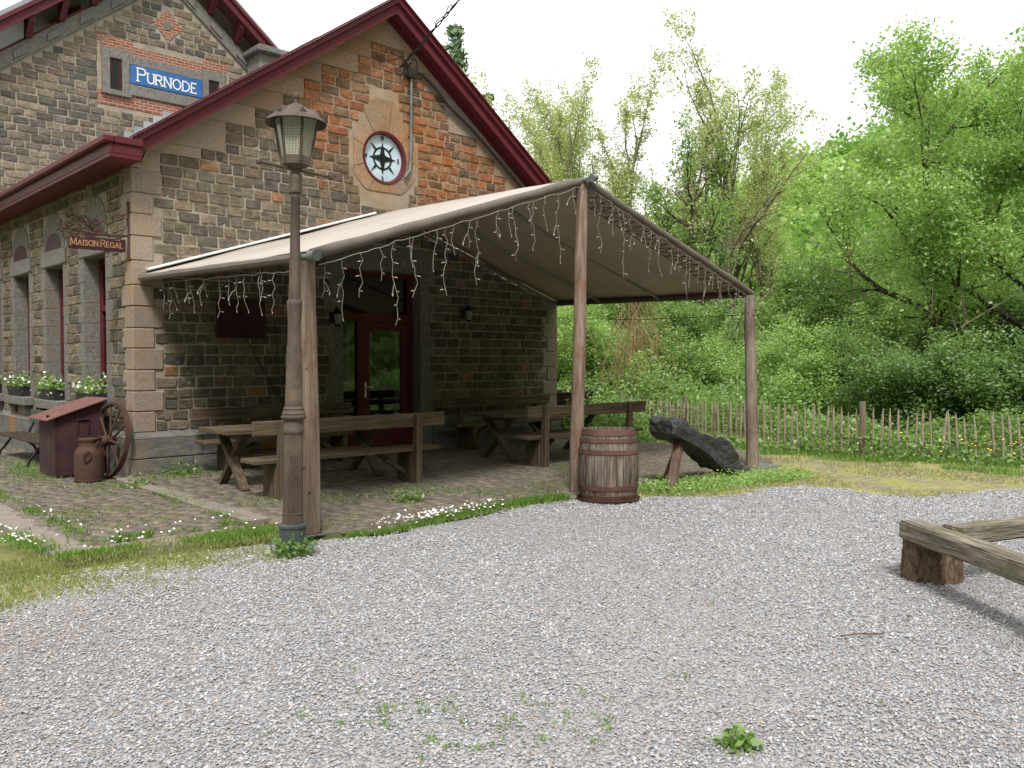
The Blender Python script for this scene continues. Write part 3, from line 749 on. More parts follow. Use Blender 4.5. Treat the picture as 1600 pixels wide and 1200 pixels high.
bb.box((6.66, SY-.015, 7.56), (9.86, SY+.02, 7.9), .002); bb.box((6.78, SY-.012, 7.9), (9.78, SY+.02, 8.7), .002)
bb.prism([(SXc-.36, SY-.015, 9.75), (SXc, SY-.015, 9.36), (SXc+.36, SY-.015, 9.75), (SXc, SY-.015, 10.14)], (0, .02, 0))
bb.build('brick_band', 'brick', stn)
gb = MB()
def plate(x0, x1, z0, z1, p=.06): gb.box((x0, SY-p, z0), (x1, SY+.01, z1), .008)
for x0, x1 in ((6.96, 7.23), (9.33, 9.60)):
    plate(x0-.17, x0, 7.92, 8.9); plate(x1, x1+.17, 7.92, 8.9); plate(x0, x1, 8.66, 8.9); plate(x0-.2, x1+.2, 7.80, 7.915, .1)
plate(7.405, 9.155, 8.6, 8.8); plate(7.405, 9.155, 7.88, 8.15); 
gb.prism([(SXc-.12, SY-.03, 9.75), (SXc, SY-.03, 9.62), (SXc+.12, SY-.03, 9.75), (SXc, SY-.03, 9.88)], (0, .02, 0))
for sg in (-1, 1):       # raking cornice
    d = [(0, -.30), (6.2, -.30), (6.2, .06), (0, .06)]
    gb.prism([(SXc+sg*u, SY-.06, sz(SXc+u)+o) for u, o in d], (0, .07, 0))
    for i in range(9):
        u = .35+i*.68
        gb.prism([(SXc+sg*a, SY-.10, sz(SXc+a)+o) for a, o in ((u, -.22), (u+.30, -.22), (u+.30, -.05), (u, -.05))], (0, .05, 0))
gb.build('granite_dressing', 'granite_grey', stn)
for x0, x1 in ((6.96, 7.23), (9.33, 9.60)):
    wf = MB(); wf.box((x0, SY-.026, 7.92), (x0+.03, SY-.016, 8.66), .002); wf.box((x1-.08, SY-.026, 7.92), (x1, SY-.016, 8.66), .002); wf.box((x0+.03, SY-.026, 8.6), (x1-.08, SY-.016, 8.66), .002)
    f = wf.build('window', 'red_dark', stn)
    wp = MB(); wp.box((x0+.03, SY-.022, 7.92), (x1-.08, SY-.0165, 8.6), .001); wp.build('pane', 'black', f)
vb = MB()
for sg in (-1, 1):
    for (o0, o1, y0, y1) in ((.44, .64, SY-.52, SY-.46), (.642, .74, SY-.58, SY-.44), (.50, .54, SY-.455, SY+.02)):
        vb.prism([(SXc+sg*u, y0, sz(SXc+u)+o) for u, o in ((0, o0), (6.9, o0), (6.9, o1), (0, o1))], (0, y1-y0, 0))
    for i in range(9):
        u = .30+i*.68; x0, x1 = sorted((SXc+sg*u, SXc+sg*(u+.13))); zb = sz(SXc+u)
        vb.prism([(x0, SY-.44, zb+.30), (x0, SY-.44, zb+.5), (x0, SY-.02, zb+.5), (x0, SY-.02, zb+.02), (x0, SY-.14, zb+.02)], (x1-x0, 0, 0))
    vb.prism([(SXc+sg*u, SY-.015, sz(SXc+u)+o) for u, o in ((0, .07), (6.2, .07), (6.2, .13), (0, .13))], (0, .03, 0))
vb.build('verge_board', 'red', stn)
sr = MB()
for sg in (-1, 1):
    sr.prism([(SXc+sg*u, SY-.5, sz(SXc+u)+o) for u, o in ((0, .745), (7, .745), (7, .86), (0, .86))], (0, 11.9, 0))
sr.build('roof', 'slate', stn)
ch = MB(); ch.box((6.85, 24.6, 9.5), (7.45, 25.3, 12.6), .01); ch.box((6.78, 24.53, 11.35), (7.52, 25.37, 11.5), .02); ch.build('chimney', 'brick', stn)
kn = MB(); kn.box((10.35, 20.25, 5.0), (11.15, 20.95, 9.42), .01); kn.build('chimney', 'granite_grey', stn)
kn = MB(); kn.box((10.22, 20.1, 9.42), (11.3, 21.0, 9.54), .02); kn.box((10.3, 20.2, 9.542), (11.2, 20.99, 9.62), .02); kn.build('chimney_cap', 'bluestone', stn)
sg_ = thing('station_sign', 'blue enamel station sign reading PURNODE in white letters', 'sign', (8.28, SY-.04, 8.08))
pb = MB(); pb.box((7.41, SY-.075, 8.155), (9.15, SY-.014, 8.595), .006); pb.build('panel', 'blue', sg_)
tl = MB(); h = .235; wtot = textw('PURNODE', .16)*h+.3*.6*h
letters(tl, (7.40+(1.76-wtot)/2, SY-.076, 8.235), (1, 0, 0), (0, 0, 1), (0, -1, 0), 'PURNODE', h, .030, .16, 1.3)
tl.build('lettering', 'white', sg_)

# ------------------------------------------------------------------ ground
def inpoly(px, py, poly):
    r = np.zeros(px.shape, bool); n = len(poly)
    for i in range(n):
        (x0, y0), (x1, y1) = poly[i], poly[(i+1) % n]
        c = ((y0 > py) != (y1 > py)); t = (x1-x0)*(py-y0)/((y1-y0) if y1 != y0 else 1e-9)+x0
        r ^= c & (px < t)
    return r
GRAV = [(-14, 7.4), (.2, 7.0), (1.6, 7.05), (2.8, 7.1), (3.5, 6.95), (3.9, 6.85), (4.46, 6.55), (5.2, 6.6), (5.93, 6.68), (6.6, 6.72), (7.1, 6.66), (7.6, 6.5), (8.04, 6.22), (8.5, 5.85), (8.83, 5.66),
        (9.2, 5.55), (9.61, 5.6), (10.0, 5.5), (10.27, 5.33), (10.34, 4.9), (10.3, 4.4), (10.45, 3.98), (11.0, 3.75), (11.49, 3.6), (11.95, 3.31), (14.2, 1.9), (20, -1.5), (20, -14), (-14, -14)]
gp = MB(); q = 260
gp.quad((-q, -q, -.09), (q*1.6, -q, -.09), (q*1.6, q, -.09), (-q, q, -.09))
tag(gp.build('meadow', pm('earth_and_grass', S(86, 92, 46), S(126, 124, 76), 1.2, .95, .5, 12, c3=S(104, 88, 66), s3=.5)), kind='structure')
def vn(x, y, s=1., seed=0):
    return mnoise.noise((x*s+seed, y*s-seed, seed*.7))
def mossf(x, y):
    m = sstep(5.95, 6.95, y+.75*vn(x, y, 1.6, 3)+.35*vn(x, y, 5, 9)-.10*max(0, x-1.5))*sstep(4.0, 3.0, x+.3*vn(x, y, 2, 5))
    return m
def dirtf(x, y):
    u = .727*x-.687*y; d = .687*x+.727*y      # a trodden strip along the far left side
    return .45*sstep(-1.6, -3.0, u+.25*(d-4)*-.3+.5*vn(x, y, 1.3, 7))*sstep(6.2, 4.6, d-.2)
def gravmat():
    m, nt, p = newmat('crushed_gravel')
    v = objvec(nt); a = nd(nt, 'ShaderNodeAttribute', attribute_name='Col'); sp = nd(nt, 'ShaderNodeSeparateColor'); nt.links.new(a.outputs['Color'], sp.inputs[0])
    vo = nd(nt, 'ShaderNodeTexVoronoi'); vo.inputs['Scale'].default_value = 75; nt.links.new(v, vo.inputs['Vector'])
    s3 = nd(nt, 'ShaderNodeSeparateColor'); nt.links.new(vo.outputs['Color'], s3.inputs[0])
    c = mixc(nt, s3.outputs[0], S(118, 117, 120), S(174, 172, 174))
    c = mixc(nt, ramp(nt, s3.outputs[1], .8, .95), c, S(160, 146, 134))
    c = mixc(nt, ramp(nt, vo.outputs['Distance'], .4, .85), c, S(98, 94, 92))
    n1 = noise(nt, v, 26, 5, .7)
    dm = nd(nt, 'ShaderNodeMath', operation='MULTIPLY'); nt.links.new(sp.outputs[1], dm.inputs[0]); nt.links.new(ramp(nt, n1, .3, .55), dm.inputs[1])
    c = mixc(nt, dm.outputs[0], c, S(120, 106, 96))
    mm = nd(nt, 'ShaderNodeMath', operation='MULTIPLY'); nt.links.new(sp.outputs[0], mm.inputs[0]); nt.links.new(ramp(nt, n1, .28, .5), mm.inputs[1])
    c = mixc(nt, mm.outputs[0], c, mixc(nt, ramp(nt, noise(nt, v, 7), .4, .6), S(122, 128, 68), S(148, 142, 88)))
    nt.links.new(c, p.inputs['Base Color']); p.inputs['Roughness'].default_value = .9; p.inputs['Specular IOR Level'].default_value = .2
    bump(nt, p, vo.outputs['Distance'], -.9, .015)
    return m
gx = np.arange(-4, 14.6, .12); gy = np.arange(-2, 7.6, .12)
gs = MB(); gs.c = []; idx = {}
def gv(i, j):
    if (i, j) not in idx:
        x, y = gx[i], gy[j]; idx[i, j] = len(gs.v)
        gs.v.append((x, y, .004+.012*vn(x, y, .9, 2)+.006*vn(x, y, 4, 8)))
        gs.c.append((mossf(x, y), dirtf(x, y), 0, 1))
    return idx[i, j]
CX, CY = np.meshgrid((gx[:-1]+gx[1:])/2, (gy[:-1]+gy[1:])/2, indexing='ij')
ins = inpoly(CX, CY, GRAV)
for i, j in zip(*np.nonzero(ins)):
    gs.f.append((gv(i, j), gv(i+1, j), gv(i+1, j+1), gv(i, j+1))); gs.m.append(0)
def gq(x0, y0, x1, y1): gs.add([(x0, y0, 0), (x1, y0, 0), (x1, y1, 0), (x0, y1, 0)], [(0, 1, 2, 3)], 0, (0, 0, 0, 1))
xe, ye = gx[-1], gy[0]
gq(-14, -14, 20, ye); gq(-14, ye, gx[0], 7.3); gq(xe, ye, 20, -1.0)
tag(gs.build('gravel_yard', gravmat(), smooth=True), kind='structure')
# crushed stones lying on the yard
def pebbles(n, dmin, dmax, smin, smax, seed):
    r = np.random.RandomState(seed)
    d = r.uniform(dmin, dmax, n); u = r.uniform(-.66, .66, n)*d
    x = .687*d+.727*u; y = .727*d-.687*u
    k = inpoly(x, y, GRAV); x, y = x[k], y[k]
    ms = np.array([mossf(a, b) for a, b in zip(x, y)]); dr = np.array([dirtf(a, b) for a, b in zip(x, y)])
    k = r.uniform(size=len(x)) > np.maximum(ms*.8, np.maximum(dr*.42, .62*np.array([sstep(.12, .5, vn(a, b, .55, 61)+.35*vn(a, b, 2.1, 12)) for a, b in zip(x, y)]))); x, y = x[k], y[k]; ms, dr = ms[k], dr[k]; n = len(x)
    d = .687*x+.727*y; s = (.0085+.00085*d)*r.uniform(.5, 1.5, n)*r.uniform(.7, 1.2, n)
    base = np.array([(1, 0, 0), (0, 1, 0), (-1, 0, 0), (0, -1, 0), (.15, .1, .75), (-.1, 0, -.5)])
    V = base[None]*r.uniform(.62, 1.25, (n, 6, 3)); V[:, :, 2] += r.uniform(-.25, .25, (n, 6))
    a = r.uniform(0, 6.28, n); ca, sa = np.cos(a), np.sin(a)
    Vx = (V[:, :, 0]*ca[:, None]-V[:, :, 1]*sa[:, None])*s[:, None]*.62; Vy = (V[:, :, 0]*sa[:, None]+V[:, :, 1]*ca[:, None])*s[:, None]*.5
    tz = r.uniform(-.5, .5, (n, 2))
    Vz = V[:, :, 2]*s[:, None]*.42+Vx*tz[:, :1]+Vy*tz[:, 1:]
    gz = .008+np.array([.012*vn(p, q_, .9, 2) for p, q_ in zip(x, y)])
    P = np.stack([Vx+x[:, None], Vy+y[:, None], Vz+gz[:, None]+s[:, None]*.16], 2)
    F = np.array([(0, 1, 4), (1, 2, 4), (2, 3, 4), (3, 0, 4), (1, 0, 5), (2, 1, 5), (3, 2, 5), (0, 3, 5)])
    g = .90*r.choice([.29, .35, .41, .47, .54, .66], n, p=[.12, .22, .26, .22, .12, .06])*r.uniform(.86, 1.14, n)
    tint = np.stack([np.ones(n)*.985, np.ones(n)*.98, np.ones(n)*1.015], 1)
    w = r.uniform(size=n); tint[w < .12] = (1.06, .97, .88); tint[w > .84] = (.95, .99, 1.06); tint[(w > .5) & (w < .535)] = (1.12, .86, .68)
    dk = np.clip(dr, 0, 1)[:, None]; tint = tint*(1-dk)+dk*np.array((1.0, .90, .80))*tint
    c = np.concatenate([tint*g[:, None], np.ones((n, 1))], 1)
    return P, F, c
me_v, me_f, me_c, off = [], [], [], 0
for args in ((330000, 2.6, 14.2, 0, 0, 1),):
    P, F, c = pebbles(*args); n = len(P)
    me_v.append(P.reshape(-1, 3)); me_f.append((F[None]+(np.arange(n)*6+off)[:, None, None]).reshape(-1, 3)); me_c.append(np.repeat(c, 6, 0)); off += n*6
pv, pf, pc = np.concatenate(me_v), np.concatenate(me_f), np.concatenate(me_c)
me = bpy.data.meshes.new('gravel_stones'); me.vertices.add(len(pv)); me.vertices.foreach_set('co', pv.astype(np.float32).ravel())
me.loops.add(pf.size); me.loops.foreach_set('vertex_index', pf.astype(np.int32).ravel()); me.polygons.add(len(pf))
me.polygons.foreach_set('loop_start', np.arange(0, pf.size, 3, dtype=np.int32))
at = me.color_attributes.new('Col', 'FLOAT_COLOR', 'POINT'); at.data.foreach_set('color', pc.astype(np.float32).ravel())
me.materials.append(M['pebble']); me.update(calc_edges=True); me.polygons.foreach_set('use_smooth', np.zeros(len(pf), bool))
tag(link('gravel_stones', me), 'loose grey crushed stones covering the yard', 'gravel', kind='stuff')

# paved terrace, left paving and the worn strip to the right
SETT = [S(112, 104, 93), S(118, 110, 98), S(106, 99, 89), S(122, 113, 100), S(110, 105, 95), S(114, 102, 90)]
def setts(name, x0, x1, y0, y1, z, rot, poly, size, nx=3, ny=3, pal=SETT, up=.02):
    mb = MB(); mb.c = []; c_, s_ = math.cos(rot), math.sin(rot)
    U, V = Vector((c_, s_, 0)), Vector((-s_, c_, 0)); O = Vector(((x0+x1)/2, (y0+y1)/2, z)); R_ = max(x1-x0, y1-y0)*.75
    y = -R_
    while y < R_:
        h = size[1]*rnd.uniform(.9, 1.1); x = -R_+rnd.uniform(0, .1)
        while x < R_:
            w = size[0]*rnd.uniform(.8, 1.25); p = O+U*(x+w/2)+V*(y+h/2)
            if x0 < p.x < x1 and y0 < p.y < y1 and inpoly(np.array([p.x]), np.array([p.y]), poly)[0]:
                zz = .012*vn(p.x, p.y, 1.1, 4)
                pillow(mb, O+Z*zz, U, V, Z, x, x+w, y, y+h, up*rnd.uniform(.75, 1.1), jitcol(rnd.choice(pal), .06), nx, ny, .003, .004)
            x += w
        y += h
    return tag(mb.build(name, 'sett', smooth=True), kind='structure')
TER = [(4.12, 12.1), (4.05, 6.95), (4.5, 6.72), (7.2, 6.8), (7.7, 6.75), (8.6, 6.9), (10.4, 7.0), (12.2, 6.9), (13.3, 8.2), (13.5, 12.1)]
tb = MB(); tb.prism([(x, y, -.1) for x, y in TER], (0, 0, .108)); 
tag(tb.build('terrace_bed', pm('joint_earth', S(84, 76, 58), S(112, 104, 76), 5, .95, .4, 40, c3=S(92, 104, 48), s3=2.4, t3=(.5, .62))), kind='structure')
setts('terrace_paving', 4.1, 13.3, 6.7, 12.0, .016, .02, TER, (.19, .135))
LP_ = [(2.45, 20), (2.42, 8.05), (3.95, 7.95), (4.2, 12.0), (4.2, 20)]
lb = MB(); lb.prism([(x, y, -.14) for x, y in LP_], (0, 0, .115))
tag(lb.build('paving_bed', pm('mossy_joint', S(84, 80, 52), S(118, 116, 66), 5, .95, .4, 40, c3=S(96, 112, 48), s3=2., t3=(.45, .6))), kind='structure')
setts('side_paving', 2.42, 4.2, 7.95, 20, -.02, .62, LP_, (.2, .14))
kb = MB()
y = 7.95
while y < 11.9:
    h = rnd.uniform(.8, 1.1); y2 = min(y+h, 11.98); kb.box((3.9+.08*(y-8)/4, y+.004, -.1), (4.14, y2-.004, .036+rnd.uniform(-.004, .004)), .012); y = y2
y = 8.02
while y < 20:
    h = rnd.uniform(.9, 1.3); kb.box((2.12, y+.004, -.1), (2.43, y+h-.004, -.012+rnd.uniform(-.004, .004)), .012); y += h
for a, b in ((2.1, 2.75), (2.756, 3.4), (3.406, 3.9)): kb.box((a, 7.66, -.1), (b, 7.98, -.014+rnd.uniform(-.004, .004)), .012)
kb.box((3.92, 6.98, -.1), (4.5, 7.5, .03), .012); kb.box((7.3, 6.72, -.1), (7.95, 7.05, .03), .015)
tag(kb.build('kerb', 'slab'), kind='structure')
ws = MB(); WST = [(7.6, 6.9), (8.5, 5.6), (10.2, 5.0), (10.2, 3.9), (12, 3.1), (14.4, 1.6), (15.2, 3), (14.2, 6), (14.0, 9), (14.8, 12.5), (13.5, 13), (12.9, 8), (11.6, 6.95)]
ws.prism([(x, y, -.08) for x, y in WST], (0, 0, .078))
def wornmat():
    m, nt, p = newmat('worn_mossy_setts'); v = objvec(nt)
    b = nd(nt, 'ShaderNodeTexBrick'); b.inputs['Scale'].default_value = 1; b.inputs['Brick Width'].default_value = .19; b.inputs['Row Height'].default_value = .14
    b.inputs['Mortar Size'].default_value = .016; b.inputs['Color1'].default_value = S(146, 132, 120); b.inputs['Color2'].default_value = S(120, 110, 102); b.inputs['Mortar'].default_value = S(112, 108, 62)
    wv = nd(nt, 'ShaderNodeVectorMath', operation='ADD'); nz = nd(nt, 'ShaderNodeTexNoise'); nz.inputs['Scale'].default_value = 3
    ms = nd(nt, 'ShaderNodeVectorMath', operation='SCALE'); ms.inputs['Scale'].default_value = .12
    nt.links.new(v, nz.inputs['Vector']); nt.links.new(nz.outputs['Color'], ms.inputs[0]); nt.links.new(v, wv.inputs[0]); nt.links.new(ms.outputs[0], wv.inputs[1]); nt.links.new(wv.outputs[0], b.inputs['Vector'])
    c = mixc(nt, ramp(nt, noise(nt, v, 1.7, 6, .7), .40, .60), b.outputs['Color'], mixc(nt, ramp(nt, noise(nt, v, 9), .4, .6), S(122, 124, 58), S(150, 142, 84)))
    nt.links.new(c, p.inputs['Base Color']); p.inputs['Roughness'].default_value = .95; bump(nt, p, b.outputs['Fac'], -.4, .01); return m
tag(ws.build('worn_paving', wornmat()), kind='structure')

# ------------------------------------------------------------------ canopy over the terrace
can = thing('canopy', 'beige fabric canopy stretched on pipes and three rough timber posts in front of the gable', 'canopy', (4.1, 7.1, 0))
A1, A2, A3 = Vector((4.1, 7.12, 2.60)), Vector((7.94, 7.12, 3.84)), Vector((11.87, 7.12, 2.65))
B1, B2, B3 = Vector((4.36, 12.04, 2.75)), Vector((8.50, 12.04, 4.10)), Vector((12.64, 12.04, 2.77))
def sheet(name, p, q, r, s_, sag, up=.05):
    mb = MB(); nu, nv = 16, 16
    for j in range(nv+1):
        for i in range(nu+1):
            u, v = i/nu, j/nv
            a = p.lerp(q, u); b = s_.lerp(r, u); c = a.lerp(b, v)
            k = 1-abs(math.sin(math.pi*v*2)); 
            c = c+Z*(up-sag*math.sin(math.pi*u)*(.04+.96*math.sin(math.pi*v))-.02*mnoise.noise((u*4, v*6, 2.))-.006*mnoise.noise((u*14, v*9, 5.))); mb.v.append(tuple(c))
    for j in range(nv):
        for i in range(nu):
            k = j*(nu+1)+i; mb.f.append((k, k+1, k+nu+2, k+nu+1)); mb.m.append(0)
    o = mb.build(name, 'fabric', can, smooth=True)
    md = o.modifiers.new('thickness', 'SOLIDIFY'); md.thickness = .006
    return o
sheet('fabric', A1, A2, B2, B1, .05); sheet('fabric', A2, A3, B3, B2, .07)
pp = MB()
for a, b in ((B1, B2), (B2, B3), (A2+Vector((-.05, -.12, 0)), B2), (A1-Y*.12, B1), (A3, B3)): pp.tube([a, b], .03, 10)
for t in (.40, .72):
    a, b, c = A1.lerp(B1, t), A2.lerp(B2, t), A3.lerp(B3, t); pp.tube([a-Z*.02, b-Z*.02], .024, 8); pp.tube([b-Z*.02, c-Z*.02], .024, 8)
pp.tube([A1, A2], .036, 10); pp.tube([A2, A3], .036, 10)
pp.tube([A1-Y*.17, A1-Y*.05], .052, 12); pp.tube([A2+Vector((-.02, -.16, .02)), A2+Vector((.12, -.1, .05))], .045, 12)
pp.build('pipe_frame', 'pipe', can, smooth='fix')
rl = MB()
for a, b in ((A1, A2), (A2, A3)):
    n_ = 14; rl.tube([a.lerp(b, .01+.985*i/n_)+Vector((0, -.012, .012+.004*math.sin(i*2.1))) for i in range(n_+1)], [.052+.004*math.sin(i*1.7) for i in range(n_+1)], 10)
rl.tube([A1.lerp(B1, .02+i*.0975) for i in range(11)], .045, 8); rl.tube([A3.lerp(B3, .02+i*.0975) for i in range(11)], .05, 8)
rl.build('edge_roll', 'roll', can, smooth='fix')
lc = MB()
for i in range(24):      # lacing under the right slope, front edge and eave
    u = .05+i*.038; a = A2.lerp(A3, u); b = B2.lerp(B3, u); e = a.lerp(b, .012)-Z*.04; f = A2.lerp(A3, u+.019).lerp(B2.lerp(B3, u+.019), .085)+Z*.0
    g = A2.lerp(A3, u+.038).lerp(B2.lerp(B3, u+.038), .012)-Z*.04
    lc.tube([e, f-Z*.045], .0055, 4); lc.tube([f-Z*.045, g], .0055, 4)
lc.tube([A2.lerp(A3, u).lerp(B2.lerp(B3, u), .085)-Z*.05 for u in (.05, .3, .6, .97)], .006, 4)
for i in range(16):
    v = .05+i*.06; a = A3.lerp(B3, v)+Z*.02; b = A3.lerp(B3, v+.02).lerp(A2.lerp(B2, v+.02), .06)-Z*.03; lc.tube([a, b], .005, 4)
lc.tube([A3+Vector((-.02, .2, -.32)), A3.lerp(B3, .5)-Z*.36, B3-Z*.30], .006, 4)
lc.build('lacing_cord', 'cord', can)
fs = MB(); a, b = B1.lerp(B2, .02)+Z*.10, B1.lerp(B2, .93)+Z*.085
fs.beam(a, b, .12, .035, .008); fs.build('sky_glint_strip', 'white', can)  # white strip added to stand in for sky light on the fabric's upper edge
def log(name, base, top, r0, r1, mat, seed, parent):
    mb = MB(); n_, ns = 26, 14; b, t = Vector(base), Vector(top); r = random.Random(seed)
    ks = [(r.random(), r.random()*6.28, r.uniform(.006, .014)) for _ in range(9)]
    for i in range(n_+1):
        u = i/n_; c = b.lerp(t, u)+Vector((.014*mnoise.noise((u*3, seed, 0)), .014*mnoise.noise((u*3, seed, 5)), 0))
        for k in range(ns):
            a = 2*math.pi*k/ns; rr = (r0+(r1-r0)*u)*(1+.05*mnoise.noise((math.cos(a)*1.5, math.sin(a)*1.5+seed, u*5)))
            for ku, ka, kr in ks:
                da = abs((a-ka+math.pi) % (2*math.pi)-math.pi); rr += kr*max(0, 1-abs(u-ku)*n_*.8)*max(0, 1-da*2)
            mb.v.append((c.x+rr*math.cos(a), c.y+rr*math.sin(a), c.z))
    for i in range(n_):
        for k in range(ns):
            a, b_ = i*ns+k, i*ns+(k+1) % ns; mb.f.append((a, b_, b_+ns, a+ns)); mb.m.append(0)
    mb.f.append(tuple(range(n_*ns, (n_+1)*ns))); mb.m.append(0)
    o = mb.build(name, mat, parent, smooth='fix')
    for ku, ka, kr in ks[:6]:
        kb_ = MB()
        rr = (r0+(r1-r0)*ku)+kr*.6; c = b.lerp(t, ku); d = Vector((math.cos(ka), math.sin(ka), 0)); 
        kb_.tube([c+d*(rr-.01), c+d*(rr+.004)], [.013, .009], 7)
        kb_.build('knot', 'trunk_dark', o)
    return o
log('post', (4.07, 7.02, .03), (4.10, 7.12, 2.56), .092, .072, 'post', 3, can)
log('post', (7.68, 6.98, .02), (7.93, 7.12, 3.84), .086, .072, 'post', 8, can)
log('post', (11.5, 6.85, 0), (11.80, 7.10, 2.63), .095, .082, 'post_grey', 15, can)
bp = MB(); bp.box((3.93, 6.9, .008), (4.3, 7.06, .026), .003); bp.box((7.58, 6.88, .008), (7.8, 7.08, .02), .003); bp.box((11.4, 6.6, -.01), (11.95, 6.95, .02), .006); bp.build('base_plate', 'pipe', can)

# icicle light strings
def strand(p, L, seed, par):
    r = random.Random(seed); pts = [Vector(p)]; z = 0; n_ = max(3, int(L/.07)); wob = Vector((0, 0, 0)); mb = MB()
    for i in range(n_):
        wob = wob*.75+Vector((r.uniform(-.032, .032), r.uniform(-.02, .02), 0)); pts.append(Vector(p)+wob-Z*L*(i+1)/n_)
    mb.tube(pts, .0030, 5, 0)
    for i in range(1, n_+1, 2):
        d = Vector((r.choice((-1, 1))*.05, r.uniform(-.03, .03), -.012)) if i < n_ else Vector((.01, 0, -.04))
        mb.tube([pts[i], pts[i]+d*.55], .0035, 4, 0); mb.tube([pts[i]+d*.5, pts[i]+d], [.0055, .0025], 5, 1)
    if r.random() < .4:
        q = pts[n_//2]; e = q+Vector((r.uniform(-.09, .09), .02, -.10)); mb.tube([q, q.lerp(e, .5)+Z*.02, e], .005, 4, 0); mb.tube([e, e-Z*.03], [.008, .004], 5, 1)
    return mb.build('light_drop', ['wire', 'bulb'], par)
def lightstring(label, a, b, n_, off, lens, seed, sag=.014):
    a, b = Vector(a), Vector(b); t = thing('icicle_lights', label, 'string lights', a, 'strings of white icicle lights under the canopy edges')
    r = random.Random(seed); mb = MB(); pts = [a.lerp(b, i/(2*n_))+Vector((0, 0, -sag*abs(math.sin(i*math.pi/5))+r.uniform(-.008, .008))) for i in range(2*n_+1)]
    mb.tube(pts, .004, 5); mb.build('cable', 'wire', t)
    for i in range(n_):
        strand(pts[2*i+1].lerp(pts[2*i+2], r.uniform(-.9, .9)), lens[i % len(lens)]*r.uniform(.7, 1.25), seed*50+i, t)
LN = [.34, .62, .42, .30, .72, .24, .52, .34, .66, .28]
lightstring('white icicle light string along the front left slope of the canopy', A1+Vector((.08, -.07, -.07)), A2+Vector((-.05, -.07, -.06)), 21, 0, LN, 3)
lightstring('white icicle light string along the front right slope of the canopy', A2+Vector((.05, -.07, -.08)), A3+Vector((-.05, -.07, -.08)), 24, 0, [.30, .62, .44, .26, .70, .40, .34, .58], 5)
lightstring('white icicle light string in the shade along the left eave of the canopy', A1+Vector((.02, .25, -.10)), B1+Vector((.05, -.5, -.08)), 15, 0, [.26, .46, .34, .24, .52, .30], 9)
tb = MB(); rr = random.Random(4)
for i in range(30):
    u = rr.uniform(.25, .97); p = B2.lerp(B3, u)+Vector((0, -.05, -.06)); tb.tube([p, p+Vector((rr.uniform(-.06, .06), -.01, -.03)), p+Vector((rr.uniform(-.08, .08), -.02, -rr.uniform(.03, .12)))], .005, 4)
tb.tube([B2.lerp(B3, .2+.078*i)+Vector((0, -.05, -.055-.012*(i % 2))) for i in range(11)], .006, 4)
tag(tb.build('bundled_lights', 'wire'), 'bundled white light wire tied along the wall pipe under the right slope of the canopy', 'string lights')
tb = MB(); tb.tube([(5.62, 12.02, 2.6), (5.9, 12.0, 1.9), (6.25, 12.02, 1.3), (6.5, 12.0, .92)], .008, 5)
tb.tube([(6.28, 12.04, 2.75), (6.36, 12.0, 2.0), (6.42, 12.02, 1.3), (6.55, 12.0, .95)], .006, 5); tag(tb.build('hanging_wire', 'cord'), 'thin dark wires hanging down the shaded wall behind the lamp post', 'wire')

# ------------------------------------------------------------------ street lamp
lamp = thing('street_lamp', 'brown cast iron street lamp with hexagonal lantern and green foot beside the left canopy post', 'street lamp', (3.56, 6.46, 0))
LB = Vector((3.56, 6.46, 0)); lean = Vector((.038, -.034, 0))/3.3
def lm(mb):
    mb.v = [tuple(LB+Vector(v)+lean*v[2]) for v in mb.v]; return mb
ft = MB(); ft.lathe([(.112, -.03), (.112, .2), (.110, .225), (.118, .23), (.118, .25), (.104, .262), (.09, .265)], 32); lm(ft).build('foot', 'iron_green', lamp, smooth='fix')
sh = MB()
sh.lathe([(.086, .26), (.086, .34), (.089, .343), (.089, .352), (.082, .355)], 32)
sh.lathe([(.082, .355), (.081, .94), (.080, 1.02)], 96, flute=.09, nf=24)
sh.lathe([(.08, 1.02), (.086, 1.03), (.086, 1.06), (.082, 1.065), (.082, 1.13), (.105, 1.15), (.107, 1.165), (.095, 1.175), (.098, 1.19), (.082, 1.215), (.085, 1.23), (.072, 1.25), (.074, 1.265), (.071, 1.275),
          (.062, 1.75), (.056, 1.752), (.054, 1.95), (.062, 2.09), (.064, 2.115), (.06, 2.13), (.05, 2.14), (.042, 2.6), (.036, 2.98), (.04, 2.985), (.04, 3.0), (.036, 3.01)], 32)
sh.lathe([(.036, 3.01), (.036, 3.02), (.052, 3.03), (.054, 3.06), (.05, 3.13), (.055, 3.15), (.05, 3.17), (.04, 3.18), (.034, 3.2), (.045, 3.24), (.05, 3.27)], 28)
lm(sh).build('column', 'iron', lamp, smooth='fix')
cb = MB(); d = Vector((.727, -.687, 0)); d = Vector((.985, .17, 0)); q = Vector((0, 0, 3.22))
cb.tube([q-d*.36, q+d*.36], .012, 8)
for s_ in (-1, 1):
    c = q+d*s_*.37; cb.lathe([(.004, -.024), (.02, -.014), (.024, 0), (.02, .014), (.004, .024)], 10, c)
lm(cb).build('ladder_bar', 'iron', lamp, smooth='fix')
ln = MB(); zb, zt, rb, rt = 3.27, 3.655, .122, .186; a0 = rad(18)
hx = lambda r, z, k: Vector((r*math.cos(a0+k*math.pi/3), r*math.sin(a0+k*math.pi/3), z))
for k in range(6):
    ln.beam(hx(rb, zb, k), hx(rt, zt, k), .022, .014, .002, up=(math.cos(a0+k*math.pi/3), math.sin(a0+k*math.pi/3), 0))
    a, b, c, e = hx(rb+.006, zb+.05, k), hx(rb+.006, zb+.05, k+1), hx(rb+.003, zb-.015, k+1), hx(rb+.003, zb-.015, k); ln.quad(a, b, c, e)
    ln.beam(hx(rt-.01, zt-.012, k), hx(rt-.01, zt-.012, k+1), .016, .03, .002)
